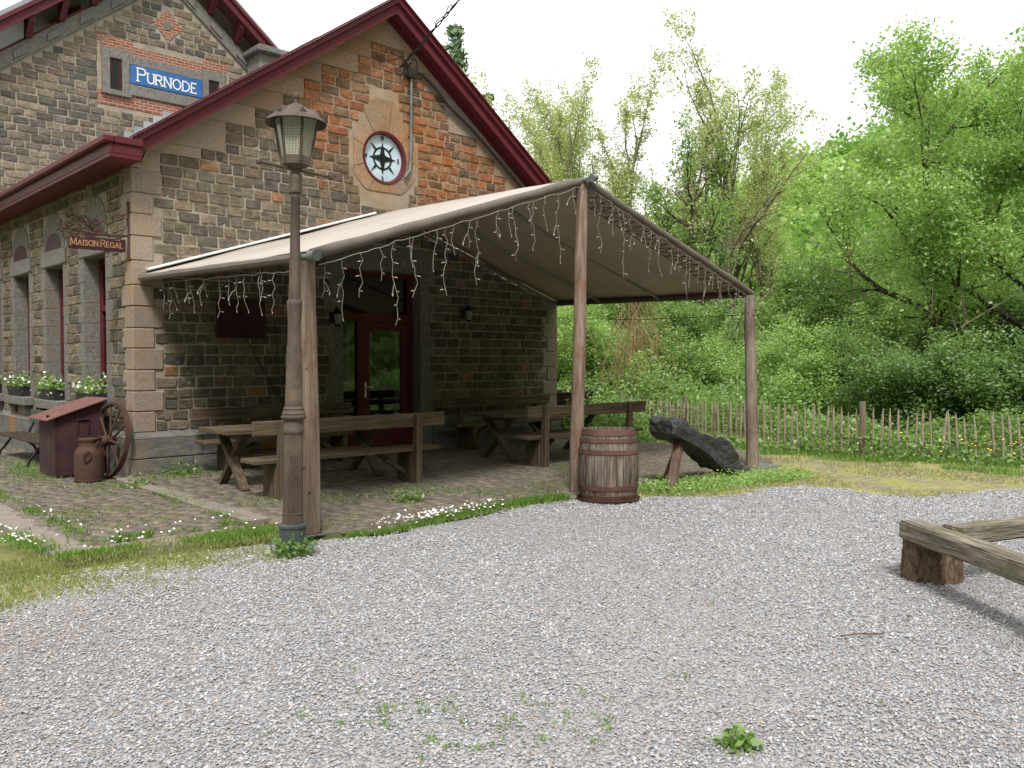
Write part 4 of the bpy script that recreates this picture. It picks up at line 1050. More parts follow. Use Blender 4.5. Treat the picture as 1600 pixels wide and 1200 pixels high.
ln.add([hx(rb+.003, zb-.015, k) for k in range(6)]+[Vector((0, 0, zb-.06))], [(k, (k+1) % 6, 6) for k in range(6)])
lant = lm(ln).build('lantern_frame', 'iron', lamp)
for k in range(6):
    a, b, c, e = hx(rb-.004, zb+.03, k), hx(rb-.004, zb+.03, k+1), hx(rt-.006, zt-.02, k+1), hx(rt-.006, zt-.02, k)
    g = MB(); g.quad(a, b, c, e); o = lm(g).build('glass_panel', 'mesh_glass', lant)
    uv = o.data.uv_layers.new(name='UVMap'); w0, w1, hh = (b-a).length, (c-e).length, (e-a).length
    for li, vi in enumerate([l.vertex_index for l in o.data.loops]): uv.data[li].uv = [(-w0/2, 0), (w0/2, 0), (w1/2, hh), (-w1/2, hh)][vi]
hd = MB(); n_ = 24
pr_ = [(.252, 3.600), (.236, 3.622), (.205, 3.65), (.155, 3.685), (.095, 3.725), (.045, 3.755), (.016, 3.77), (.016, 3.80)]
hd.lathe(pr_, 36, m=0, closed=False); hd.lathe([(r-.006, z-.008) for r, z in pr_[:-2]], 36, m=0, closed=False)
for k in range(6):
    a = a0+k*math.pi/3; r_ = Vector((math.cos(a), math.sin(a), 0)); t_ = Vector((-math.sin(a), math.cos(a), 0))
    p = r_*.195+Z*3.652; hd.prism([p-t_*.04, p+t_*.04, p-r_*.03+Z*.06], r_*-.10+Z*.02)
    p2 = p+r_*.002; hd.prism([p2-t_*.026+Z*.006, p2+t_*.026+Z*.006, p2-r_*.02+Z*.045], r_*.004, 1)
hd.lathe([(.004, 3.79), (.020, 3.805), (.025, 3.83), (.019, 3.852), (.004, 3.86)], 14)
lm(hd).build('hood', ['iron', 'black'], lamp, smooth='fix')

# ------------------------------------------------------------------ benches and tables
WX, WZ_ = 'wood_x', 'wood_z'
def bench(label, L, loc, rz):
    t = thing('bench', label, 'bench', (0, 0, 0), 'heavy wooden benches with plank backs')
    b = MB(); b.box((0, .06, .415), (L-.05, .43, .465), .008, jit=.003); b.build('seat', WX, t, local=True)
    b = MB(); b.box((-.02, .035, .735), (L, .083, .91), .01, jit=.004); b.build('backrest', WX, t, local=True)
    for x in (.30, L-.47):
        b = MB(); b.prism([(x-.03, -.02, 0), (x-.03, .10, 0), (x-.03, .035, .90), (x-.03, -.03, .90)], (.085, 0, 0)); b.build('post', WZ_, t, local=True)
        b = MB(); b.box((x-.028, .101, 0), (x+.05, .42, .413), .008, jit=.003); b.build('leg', WZ_, t, local=True)
        b = MB(); s_ = 1 if x < L/2 else -1
        b.beam((x+.03+s_*.02, .26, .10), (x+s_*.42, .26, .39), .06, .06, .004); b.build('brace', WX, t, local=True)
    t.location = loc; t.rotation_euler = (0, 0, rz); return t
def table(label, L, D, loc, rz=0):
    t = thing('picnic_table', label, 'table', (0, 0, 0), 'thick wooden trestle tables')
    b = MB()
    for i in range(3):
        y0 = D*i/3; b.box((0, y0+.003, .695), (L, y0+D/3-.003, .752+.002*i), .007, jit=.003)
    b.build('tabletop', WX, t, local=True)
    for x in (.24, L-.3):
        for s_ in (0, 1):
            b = MB(); ya, yb = (.02, D-.02) if s_ == 0 else (D-.02, .02)
            b.beam((x+s_*.062, ya, .0), (x+s_*.062, yb+(.12 if s_ == 0 else -.12)*-1, .69), .06, .115, .006, up=(1, 0, 0)); b.build('leg', WZ_, t, local=True)
    b = MB(); b.box((.3, D/2-.05, .34), (L-.3, D/2+.05, .40), .006); b.build('stretcher', WX, t, local=True)
    for x in (.24, L-.3):
        b = MB(); b.box((x-.03, .08, .64), (x+.10, D-.08, .693), .005); b.build('crossbar', WX, t, local=True)
    t.location = loc; t.rotation_euler = (0, 0, rz); return t
bench('wooden bench with plank back in front of the left table behind the lamp post', 2.68, (4.45, 8.86, .03), rad(-1))
bench('wooden bench with plank back against the shaded wall left of the glass door', 2.62, (7.55, 11.86, .03), rad(180))
bench('wooden bench with plank back against the wall right of the glass door', 2.7, (12.1, 11.80, .03), rad(180))
bench('wooden bench with plank back behind the barrel, in front of the right table', 2.7, (8.72, 8.82, .03), rad(-1))
table('thick wooden trestle table between the two left benches', 2.5, .82, (4.5, 9.72, .03))
table('thick wooden trestle table between the two right benches', 2.5, .84, (8.9, 9.58, .03))

# ------------------------------------------------------------------ barrel
bar = thing('barrel', 'weathered wooden barrel with rusty iron hoops in front of the middle canopy post', 'barrel', (7.57, 6.38, .01))
BO = (7.57, 6.38, .01); H = .83
def br(z): return .355-.055*((z/H-.47)/.5)**2
sv = MB(); sv.c = []; ns = 26
for k in range(ns):
    a0_, a1_ = 2*math.pi*k/ns+.006, 2*math.pi*(k+1)/ns-.006; c = jitcol((1, .97, .93, 1), .22); dr = rnd.uniform(-.003, .003); vs = []
    for i in range(13):
        z = H*i/12
        for a in (a0_, (a0_+a1_)/2, a1_): vs.append((BO[0]+(br(z)+dr)*math.cos(a), BO[1]+(br(z)+dr)*math.sin(a), BO[2]+z))
    for a in (a0_, (a0_+a1_)/2, a1_): vs.append((BO[0]+(br(H)-.03)*math.cos(a), BO[1]+(br(H)-.03)*math.sin(a), BO[2]+H))
    for a in (a0_, (a0_+a1_)/2, a1_): vs.append((BO[0]+(br(H)-.03)*math.cos(a), BO[1]+(br(H)-.03)*math.sin(a), BO[2]+H-.04))
    sv.add(vs, [(3*i+j, 3*i+j+1, 3*i+j+4, 3*i+j+3) for i in range(14) for j in (0, 1)], 0, c)
sv.build('staves', 'stave', bar)
hdm = MB(); hdm.lathe([(.28, H-.05), (.28, H-.035)], 32, BO); hdm.build('lid', WX, bar)
bi = MB(); bi.lathe([(.29, .02), (.33, .2), (.345, .4), (.33, .6), (.29, .78)], 28, BO); bi.build('inner_wall', 'trunk_dark', bar)
for z0, z1 in ((.765, .835), (.685, .735), (.555, .605), (.145, .20), (.02, .09)):
    hp = MB(); hp.lathe([(br(z0)+.002, z0), (br(z0)+.008, z0+.002), (br(z1)+.008, z1-.002), (br(z1)+.002, z1)], 48, BO, closed=False); hp.build('hoop', 'hoop', bar, smooth='fix')
by = thing('barrel_tray', 'rusty shallow iron tray the barrel stands in', 'tray', (BO[0], BO[1], .004))
hp = MB(); hp.lathe([(.02, .0), (.345, .0), (.372, .045), (.368, .047), (.34, .006), (.02, .006)], 48, (BO[0], BO[1], .004)); hp.build('pan', 'hoop', by, smooth='fix')

# ------------------------------------------------------------------ slate rock on props
OUT = [(8.80, .86), (8.99, .90), (9.10, .82), (9.22, .77), (9.36, .70), (9.47, .68), (9.60, .64), (9.69, .60), (9.80, .62), (9.92, .59), (10.06, .54), (10.15, .48), (10.24, .40), (10.31, .33), (10.34, .25), (10.42, .20), (10.61, .11), (10.70, .0),
       (10.66, -.03), (10.40, .02), (10.12, .08), (9.92, .13), (9.76, .23), (9.62, .33), (9.46, .41), (9.32, .48), (9.11, .57), (8.95, .60), (8.78, .70)]
def inoutline():
    mb = bmesh.new(); vs = [mb.verts.new((x, 0, z)) for x, z in OUT]; mb.faces.new(vs)
    e = bmesh.ops.extrude_face_region(mb, geom=mb.faces[:]); 
    for v in [g for g in e['geom'] if isinstance(g, bmesh.types.BMVert)]: v.co.y += .42
    bmesh.ops.recalc_face_normals(mb, faces=mb.faces); bmesh.ops.triangulate(mb, faces=mb.faces)
    for _ in range(3):
        bmesh.ops.subdivide_edges(mb, edges=[e for e in mb.edges if e.calc_length() > .07], cuts=1, use_grid_fill=True)
        bmesh.ops.triangulate(mb, faces=mb.faces)
    bmesh.ops.smooth_vert(mb, verts=mb.verts, factor=.4, use_axis_x=True, use_axis_y=True, use_axis_z=True)
    mb.normal_update(); mv = []
    for v in mb.verts:
        c = v.co; q = Vector((c.x*.88-c.z*.47, c.y, c.z*.88+c.x*.47))   # ridges run along the slab
        d = .05*mnoise.noise((q.x*2.2, q.y*4, q.z*5))+.035*abs(mnoise.noise((q.x*3, q.y*9, q.z*11)))+.03*(abs(mnoise.noise((q.x*5+3, q.y*13, q.z*17)))**.7)-.03
        mv.append(v.normal*d)
    for v, d in zip(mb.verts, mv): v.co += d
    me = bpy.data.meshes.new('rock'); mb.to_mesh(me); mb.free(); return me
rk_ = inoutline(); rk_.materials.append(M['rock']); 
for v in rk_.vertices: v.co = v.co+Vector((-8.8, -.21, 0))
ro = link('slate_rock', rk_); ro.location = (8.8, 6.52, 0); tag(ro, 'long jagged black slate rock propped up at a slant on two wooden struts', 'rock')
for i, (p, q, lab) in enumerate((((8.56, 6.22, -.02), (9.12, 6.50, .56), 'reddish wooden strut nearer the barrel under the black rock'), ((9.22, 6.78, -.02), (9.30, 6.60, .53), 'wooden strut behind the other one under the black rock'))):
    b = MB(); b.beam(p, q, .10, .10, .006, up=(0, 1, 0)); tag(b.build('wooden_strut', pm('reddish_strut', S(80, 62, 54), S(112, 90, 78), 5, .85, .4, 16, (1, 1, 1)) if i == 0 else M['wood_z']), lab, 'strut', 'struts under the rock')

# ------------------------------------------------------------------ beam seat on stumps, right foreground
bs = thing('beam_seat', 'low seat of two weathered grey timber beams meeting at an angle, right foreground', 'seat', (6.5, 2.4, 0))
def roughbeam(name, p, q, w, h):
    mb = bmesh.new(); L = (Vector(q)-Vector(p)).length; bmesh.ops.create_cube(mb, size=1)
    bmesh.ops.scale(mb, vec=(L, w, h), verts=mb.verts)
    bmesh.ops.bevel(mb, geom=mb.edges[:], offset=.012, segments=2, affect='EDGES')
    for _ in range(6):
        es = [e for e in mb.edges if e.calc_length() > .06]
        if es: bmesh.ops.subdivide_edges(mb, edges=es, cuts=1, use_grid_fill=True)
    mb.normal_update()
    for v in mb.verts: v.co += v.normal*(.010*mnoise.noise((v.co.x*2, v.co.y*14, v.co.z*14))+.005*mnoise.noise((v.co.x*8, v.co.y*40, v.co.z*40)))
    d = (Vector(q)-Vector(p)).normalized(); y = Z.cross(d).normalized(); z = d.cross(y)
    mt = Matrix((d, y, z)).transposed().to_4x4(); mt.translation = (Vector(p)+Vector(q))/2
    me = bpy.data.meshes.new(name); mb.to_mesh(me); mb.free(); me.materials.append(M['sleeper'])
    o = link(name, me, bs); mt.translation = mt.translation-Vector(bs.location); o.matrix_local = mt; return o
roughbeam('beam', (6.54, 2.56, .375), (5.0, .64, .375), .20, .13)
roughbeam('beam', (6.52, 2.27, .375), (8.6, 1.42, .38), .20, .12)
bt = MB(); bt.beam((6.25, 2.02, .295), (6.43, 2.32, .295), .05, .018, .003); bt.tube([(6.2, 2.06, .3), (6.2, 2.06, .265)], .014, 6); bt.build('bracket', 'black', bs)
def stump(label, x, y, r, h, seed):
    mb = MB(); ns, nz = 40, 10
    for i in range(nz+1):
        for k in range(ns):
            a = 2*math.pi*k/ns; rr = r*(1.06-.10*i/nz)*(1+.06*mnoise.noise((math.cos(a)*2, math.sin(a)*2, seed))+.035*mnoise.noise((math.cos(a)*9, math.sin(a)*9, i*.8+seed)))
            mb.v.append((x+rr*math.cos(a), y+rr*math.sin(a), -.02+(h+.02)*i/nz))
    for i in range(nz):
        for k in range(ns): a, b = i*ns+k, i*ns+(k+1) % ns; mb.f.append((a, b, b+ns, a+ns)); mb.m.append(0)
    mb.f.append(tuple(range(nz*ns, nz*ns+ns))); mb.m.append(0)
    t = mb.build('tree_stump', 'bark', smooth='fix'); tag(t, label, 'stump', 'stumps under the beam seat')
stump('brown barky tree stump carrying the corner of the beam seat', 6.63, 2.44, .205, .302, 1.)
stump('barky stump under the near end of the beam seat', 5.2, .9, .19, .302, 4.)
stump('barky stump under the far end of the beam seat', 8.4, 1.42, .19, .302, 7.)

# ------------------------------------------------------------------ things at the left corner
cb_ = thing('metal_cabinet', 'rusty dark red metal cabinet with sloping lid against the side wall', 'cabinet', (3.8, 13.1, 0))
cx0, cx1, cy0, cy1 = 3.44, 4.08, 12.75, 13.5
b = MB(); b.prism([(cx0, cy0, .03), (cx1, cy0, .03), (cx1, cy0, 1.05), (cx0, cy0, .83)], (0, cy1-cy0, 0)); b.box((cx0+.03, cy0+.03, -.02), (cx1-.03, cy1-.03, .03), .002)
b.build('body', 'cabinet', cb_)
b = MB(); b.prism([(cx0-.12, cy0-.08, .80), (cx1+.04, cy0-.08, 1.075), (cx1+.04, cy0-.08, 1.09), (cx0-.12, cy0-.08, .816)], (0, cy1-cy0+.16, 0)); b.build('lid', 'rust_lid', cb_)
b = MB()
for x in (3.72, 3.86): b.box((x, cy0-.02, .60), (x+.015, cy0-.001, .80), .003)
b.box((3.71, cy0-.03, .79), (3.885, cy0-.001, .81), .003); b.box((cx0-.004, cy0-.006, .03), (cx0+.025, cy0, .83), .002); b.box((cx1-.025, cy0-.006, .03), (cx1, cy0, 1.04), .002); b.build('door_trim', 'cabinet', cb_)
b = MB(); b.tube([(cx0-.05, cy0+.12, .83), (cx0-.05, cy0+.12, .87)], .022, 8); b.build('lid_knob', 'black', cb_)
mc = thing('milk_churn', 'rusty brown milk churn standing by the wagon wheel', 'churn', (3.70, 12.18, 0))
b = MB(); b.lathe([(.178, 0), (.186, .01), (.186, .03), (.18, .035), (.18, .37), (.172, .40), (.135, .46), (.118, .475), (.115, .53), (.128, .545), (.132, .575), (.11, .58)], 32, (3.70, 12.18, .0)); b.build('body', 'rust', mc, smooth='fix')
b = MB(); b.tube([(3.70+.15*math.cos(a), 12.18+.15*math.sin(a), .44+dz) for a, dz in ((-1.1, -.02), (-1.3, .05), (-1.05, .09), (-.7, .05), (-.75, -.03))], .012, 6)
b.tube([(3.62+.05*math.cos(i*.9), 11.995, .36+.07*math.sin(i*.9)) for i in range(8)], .01, 6); b.build('handle', 'rust', mc, smooth='fix')
wh = thing('wagon_wheel', 'rusty spoked wagon wheel leaning against the corner of the house', 'wheel', (4.02, 12.28, 0))
Rw = .53; U = Vector((-.13, .99, 0)).normalized(); Vv = Vector((.16, .02, .985)).normalized(); Nn = U.cross(Vv).normalized(); C0 = Vector((4.04, 12.42, Rw*.97))
b = MB(); n_ = 48
ring = lambda r, o, i: C0+(U*math.cos(2*math.pi*i/n_)+Vv*math.sin(2*math.pi*i/n_))*r+Nn*o
for i in range(n_):
    for (r0, o0), (r1, o1) in (((Rw, -.035), (Rw, .035)), ((Rw, .035), (Rw-.035, .03)), ((Rw-.035, .03), (Rw-.035, -.03)), ((Rw-.035, -.03), (Rw, -.035))):
        b.quad(ring(r0, o0, i), ring(r1, o1, i), ring(r1, o1, i+1), ring(r0, o0, i+1))
b.build('rim', 'rust', wh, smooth='fix')
b = MB(); b.tube([C0-Nn*.09, C0-Nn*.07, C0+Nn*.07, C0+Nn*.09], [.045, .07, .07, .045], 16); b.build('hub', 'rust', wh, smooth='fix')
for i in range(10):
    a = 2*math.pi*i/10+.1; d = U*math.cos(a)+Vv*math.sin(a); b = MB(); b.tube([C0+d*.05+Nn*.02*(-1)**i, C0+d*(Rw-.02)], .016, 7); b.build('spoke', 'rust', wh, smooth='fix')
pk = thing('garden_bench', 'low slatted bench with curly black iron legs along the side wall', 'bench', (3.85, 15.4, 0))
b = MB()
for i in range(4): b.box((3.55+i*.115, 14.2, .36), (3.55+i*.115+.105, 16.6, .385), .004)
b.build('seat', 'trunk_dark', pk)
b = MB()
for i in range(2): b.beam((4.08+.03*i, 14.2, .58+.14*i), (4.08+.03*i, 16.6, .58+.14*i), .02, .09, .003)
b.build('backrest', 'iron_green', pk)
for y in (14.5, 16.3):
    b = MB(); b.tube([(3.52, y, -.02), (3.56, y, .10), (3.66, y, .22), (3.74, y, .33), (3.62, y, .36)], .022, 7); b.tube([(4.16, y, -.02), (4.06, y, .16), (3.86, y, .30), (3.74, y, .33)], .022, 7)
    b.tube([(3.98, y, .36), (4.05, y, .5), (4.09, y, .6), (4.14, y, .82)], .02, 7); b.build('leg', 'black', pk, smooth='fix')
fxs = [(3.98, y0+.16, 1) for y0, y1 in WIN]
def leafquads(P, size, r, flat=0., asp=.55):
    n = len(P); nrm = r.normal(size=(n, 3)); nrm[:, 2] = np.abs(nrm[:, 2])+flat; nrm /= np.linalg.norm(nrm, axis=1)[:, None]
    t = np.cross(nrm, r.normal(size=(n, 3))); t /= np.linalg.norm(t, axis=1)[:, None]+1e-9; b_ = np.cross(nrm, t)
    s = size*r.uniform(.6, 1.3, (n, 1)) if np.isscalar(size) else size[:, None]*r.uniform(.7, 1.3, (n, 1))
    return np.stack([P+t*s, P+b_*s*asp+nrm*s*.18, P-t*s*.9, P-b_*s*asp+nrm*s*.18], 1)
for i, (y0, y1) in enumerate(WIN):
    lab = ['window behind the cabinet', 'second window from the corner', 'third window from the corner', 'window at the left picture edge'][i]
    fb = thing('flower_box', 'black planter of white flowers on the sill of the '+lab, 'planter', (4.18, (y0+y1)/2, .957), 'flower planters on the window sills')
    b = MB(); b.prism([(4.13, y0+.08, .958), (4.38, y0+.08, .958), (4.41, y0+.08, 1.13), (4.10, y0+.08, 1.13)], (0, y1-y0-.16, 0)); b.build('box', 'terracotta', fb)
    r = np.random.RandomState(40+i); n = 420; P = np.stack([r.normal(4.22, .09, n), r.uniform(y0+.02, y1-.02, n), 1.14+np.abs(r.normal(.04, .09, n))-.1*(r.uniform(size=n) > .85)], 1)
    o = link('foliage', fastmesh('foliage', leafquads(P-np.array(fb.location), .035, r), 4, r.uniform(0, 1, n), ['leaf_mid']), fb)
    n = 90; P = np.stack([r.normal(4.20, .10, n), r.uniform(y0, y1, n), 1.2+np.abs(r.normal(.02, .07, n))-.12*(r.uniform(size=n) > .8)], 1)
    link('flowers', fastmesh('flowers', leafquads(P-np.array(fb.location), .022, r, 0, .9), 4, None, ['petal']), fb)
# hanging shop sign with its iron bracket
hs = thing('hanging_sign', 'dark red plank sign reading MAISON REGAL on a twisted iron bracket at the house corner', 'sign', (4.28, 12.16, 3.1))
b = MB(); b.box((3.49, 12.135, 3.10), (4.20, 12.165, 3.27), .006); b.build('plank', 'red_dark', hs)
b = MB(); hh = .068; w_ = textw('MAISON', .16)*hh+LET[' '][0]*hh+textw('REGAL', .16)*hh+.3*1.8*hh
letters(b, (3.51+(.63-w_)/2, 12.1345, 3.15), (1, 0, 0), (0, 0, 1), (0, -1, 0), 'MAISON REGAL', hh, .0105, .16, 1.3, .004)
for x in (3.62, 3.66, 4.06, 4.1): b.prism([(x, 12.1345, 3.245), (x+.02, 12.1345, 3.25), (x+.01, 12.1345, 3.268)], (0, -.003, 0))
ex = 3.51+(.63-w_)/2+w_-textw('GAL', .16)*hh-.16*hh-.42*hh
b.prism([(ex, 12.1345, 3.15+hh*1.12), (ex+.006, 12.1345, 3.15+hh*1.08), (ex+.022, 12.1345, 3.15+hh*1.32)], (0, -.004, 0))
b.build('lettering', 'gold', hs)
b = MB(); r_ = random.Random(5)
b.tube([(4.245, 12.15, 3.0), (4.25, 12.15, 3.4), (4.24, 12.15, 3.8)], .02, 6); b.tube([(4.24, 12.15, 3.33), (3.9, 12.15, 3.31), (3.42, 12.15, 3.36), (3.36, 12.15, 3.42)], .016, 6)
for i in range(16):
    x, z = r_.uniform(3.5, 4.2), r_.uniform(3.34, 3.42); q_ = [(x, 12.15, z)]; a = r_.uniform(.6, 2.4)
    mx = 3.38+.42*(x-3.4)/.8
    for k in range(7):
        a += r_.uniform(-.9, 1.1); x += .07*math.cos(a); z = min(mx+.1, max(3.3, z+.06*math.sin(a))); x = min(4.24, max(3.36, x)); q_.append((x, 12.15+r_.uniform(-.03, .03), z))
    b.tube(q_, .008, 5)
for x in (3.6, 4.1): b.tube([(x, 12.15, 3.32), (x, 12.15, 3.26)], .006, 5)
b.build('bracket', 'rust', hs, smooth='fix')
# under the canopy: board, lanterns
nb = thing('wall_board', 'dark red shutter-like board hung on the shaded wall left of the lamp', 'board', (5.82, 12.06, 1.97))
b = MB(); b.box((5.44, 12.03, 1.97), (6.18, 12.075, 2.50), .006); b.build('panel', 'red_dark', nb)
b = MB()
for lo, hi in (((5.42, 12.015, 1.95), (6.20, 12.03, 2.0)), ((5.42, 12.015, 2.47), (6.20, 12.03, 2.52)), ((5.42, 12.015, 2.002), (5.48, 12.03, 2.468)), ((6.14, 12.015, 2.002), (6.20, 12.03, 2.468))): b.box(lo, hi, .003)
b.build('frame', 'red_dark', nb)
for x, z, lab in ((7.40, 2.30, 'black wall lantern left of the glass door in the shade of the canopy'), (10.17, 2.46, 'black wall lantern right of the glass door in the shade of the canopy')):
    wl = thing('wall_lantern', lab, 'wall lamp', (x, 12.07, z), 'black wall lanterns beside the door')
    b = MB(); b.box((x-.05, 12.05, z-.08), (x+.05, 12.08, z+.1), .006); b.tube([(x, 12.06, z+.05), (x, 11.95, z+.17), (x, 11.90, z+.12)], .012, 7)
    b.lathe([(.09, .08), (.075, .10), (.02, .16), (.008, .19)], 12, (x, 11.90, z-.02)); b.lathe([(.05, -.13), (.055, -.10), (.02, -.15)], 12, (x, 11.90, z)); b.build('bracket', 'black', wl, smooth='fix')
    b = MB(); b.lathe([(.045, -.10), (.07, .06)], 6, (x, 11.90, z)); b.build('glass', 'pipe', wl)
tr = thing('metal_trough', 'dark rusty metal trough on legs beyond the right corner of the house', 'trough', (13.6, 12.9, 0))
b = MB()
for dx in (0,): 
    o_ = [(13.0, 12.4, .62), (14.0, 12.4, .62), (14.25, 12.3, .92), (12.85, 12.3, .92)]; i_ = [(13.0, 13.2, .62), (14.0, 13.2, .62), (14.25, 13.3, .92), (12.85, 13.3, .92)]
    b.add(o_+i_, [(0, 1, 2, 3), (4, 7, 6, 5), (0, 4, 5, 1), (1, 5, 6, 2), (0, 3, 7, 4)])
    b.tube([o_[3], o_[2], i_[2], i_[3], o_[3]], .02, 6); b.tube([(12.95, 12.35, .76), (14.1, 12.35, .76)], .014, 5)
b.build('basin', 'cabinet', tr)
for x, y in ((13.1, 12.5), (13.9, 12.5), (13.1, 13.1), (13.9, 13.1)):
    b = MB(); b.tube([(x, y, -.08), (x, y, .63)], .03, 7); b.build('leg', 'black', tr)
cable = MB(); r_ = random.Random(2)
P0, P1 = Vector((8.71, 12.0, 6.62)), Vector((7.93, 9.24, 6.84)); dv = P1-P0
for ph in (0, math.pi):
    pts = []
    for i in range(150):
        t = i/150*4.2; p = P0+dv*t+Z*(.05*t*t); a = t*26+ph+.8*math.sin(t*9); k = .012+.008*math.sin(t*11+1)
        pts.append(p+Vector((math.cos(a)*k, 0, math.sin(a)*k)))
    cable.tube(pts, .011, 5)
cable.tube([P0+dv*t+Z*(.05*t*t)+Vector((.03*math.sin(t*40), 0, -.05*math.sin(t*7))) for t in [i*.02 for i in range(40)]], .008, 4)
tag(cable.build('overhead_cable', 'cord', smooth='fix'), 'twisted dark overhead power cable running up from the gable wall', 'cable')

# ------------------------------------------------------------------ picket fence
fn = thing('picket_fence', 'thin chestnut picket fence along the trees on the right', 'fence', (14.0, 6.4, -.05))
FL = [(15.25, 2.6, .74), (14.75, 4.2, .74), (14.0, 6.4, .80), (13.95, 8.2, .80), (14.7, 10.4, .74), (15.9, 12.6, .66), (17.6, 15.4, .62), (19.6, 18.0, .6)]
seg = [(Vector((a[0], a[1], 0)), Vector((b[0], b[1], 0)), a[2], b[2]) for a, b in zip(FL[:-1], FL[1:])]
def atlen(s):
    for a, b, h0, h1 in seg:
        l = (b-a).length
        if s <= l: return a.lerp(b, s/l), h0+(h1-h0)*s/l
        s -= l
    return b, h1
tot = sum((b-a).length for a, b, _, _ in seg); NP = 97
def picketmesh(seed):
    r = random.Random(seed); mb = MB(); w = r.uniform(.017, .024); h = r.uniform(.93, 1.08)
    pts = [Vector((r.uniform(-.006, .006), r.uniform(-.006, .006), z)) for z in (-.06, .3, .6, .85)]+[Vector((0, 0, 1.0))]
    for p in pts: p.z *= h
    mb.tube(pts, [w, w*1.05, w, w*.95, w*.25], 6); return mb.build('picket', 'picket', fn, local=True, smooth='fix')
protos = [picketmesh(i) for i in range(7)]
s = .05; k = 0; sag = []
while k < NP and s < tot:
    p, h = atlen(s); lean = rnd.gauss(0, .018)+(.09 if 4.0 < p.y < 5.4 else 0); o = protos[k % 7] if k < 7 else protos[k % 7].copy()
    if k >= 7: col.objects.link(o); o.parent = fn
    o.location = p-Vector((14.0, 6.4, -.05))+Vector((rnd.uniform(-.015, .015), 0, -.05-.04)); o.scale = (1, 1, h+.09); o.rotation_euler = (lean, rnd.gauss(0, .03), rnd.uniform(0, 6))
    s += .128*rnd.uniform(.93, 1.07)*(1+.08*max(0, s-9)); k += 1
for (x, y, h) in ((13.98, 6.28, .93), (14.75, 10.35, .86), (16.4, 13.4, .8), (14.98, 3.35, .86)):
    b = MB(); b.tube([(x, y, -.2), (x+.01, y, h*.5), (x, y, h)], [.055, .052, .05], 9); b.build('fence_post', 'post_grey', fn, smooth='fix')
b = MB()
for hz in (.28, .62): 
    pts = []
    for i in range(60):
        p, h = atlen(tot*i/60); pts.append(p+Vector((-.02, 0, hz*h/.75+.01*math.sin(i*2))))
    b.tube(pts, .004, 4)
b.build('wire', 'cord', fn)

# ------------------------------------------------------------------ trees
def rotv(d, ang, r):
    ax = d.cross(Vector((r.gauss(0, 1), r.gauss(0, 1), r.gauss(0, 1)))).normalized()
    return (Matrix.Rotation(ang, 3, ax) @ d).normalized()
def grow(mb, tips, r, p, d, L, rad_, lvl, cfg):
    n = cfg['seg'][lvl]; pts = [p.copy()]; rs = [rad_]; dirs = [d.copy()]; q = p.copy()
    for i in range(n):
        d = (d+Vector((r.gauss(0, 1), r.gauss(0, 1), r.gauss(0, 1)))*cfg['wig'][lvl]+Z*cfg['up'][lvl]).normalized()
        q = q+d*L/n; pts.append(q.copy()); dirs.append(d.copy()); rs.append(max(.004, rad_*(1-.82*(i+1)/n)))
    mb.tube(pts, rs, (8, 5, 4, 3)[lvl], 0, False)
    if lvl >= cfg['leaflvl']:
        for i in range(1, len(pts)): tips.append((pts[i], lvl))
    if lvl < cfg['lv']:
        k = cfg['kids'][lvl]
        for j in range(k):
            t = cfg['start'][lvl]+(1-cfg['start'][lvl])*(j+r.random()*.8)/k; f = t*n; i = min(int(f), n-1)
            b = pts[i].lerp(pts[i+1], f-i); ang = rad(r.uniform(*cfg['ang'][lvl]))
            nd_ = rotv(dirs[i], ang, r)
            if nd_.z < cfg.get('minz', -.2): nd_.z = abs(nd_.z)*.5; nd_.normalize()
            grow(mb, tips, r, b, nd_, L*cfg['rat'][lvl]*r.uniform(.7, 1.15)*(1.15-.5*t), max(.004, rs[i]*.55), lvl+1, cfg)
CFG = {
 'slim': dict(lv=3, seg=(9, 6, 4, 3), wig=(.05, .10, .16, .2), up=(.03, .10, .06, .02), kids=(15, 7, 4), start=(.30, .22, .2), ang=((10, 26), (16, 36), (25, 55)), rat=(.42, .44, .5), leaflvl=2, minz=.2, lf=(6.5, .16, .052)),
 'tall': dict(lv=3, seg=(10, 7, 4, 3), wig=(.05, .10, .16, .2), up=(.03, .07, .05, .0), kids=(15, 8, 4), start=(.30, .22, .2), ang=((22, 44), (25, 48), (25, 55)), rat=(.50, .46, .48), leaflvl=2, minz=.05, lf=(6.5, .18, .056)),
 'broad': dict(lv=3, seg=(7, 6, 4, 3), wig=(.09, .12, .18, .2), up=(.03, .05, .02, -.02), kids=(12, 6, 4), start=(.22, .25, .2), ang=((40, 72), (30, 60), (30, 65)), rat=(.55, .52, .5), leaflvl=2, lf=(42, .36, .056)),
 'ivy': dict(lv=3, seg=(8, 6, 4, 3), wig=(.09, .12, .16, .2), up=(.02, .06, .04, 0), kids=(10, 5, 3), start=(.2, .25, .2), ang=((28, 60), (25, 50), (25, 55)), rat=(.42, .46, .5), leaflvl=2, lf=(8, .22, .06)),
 'bush': dict(lv=2, seg=(5, 4, 3), wig=(.16, .2, .25), up=(.03, .02, 0), kids=(7, 5), start=(.12, .15), ang=((25, 65), (25, 65)), rat=(.62, .55), leaflvl=1, lf=(34, .19, .037)),
}
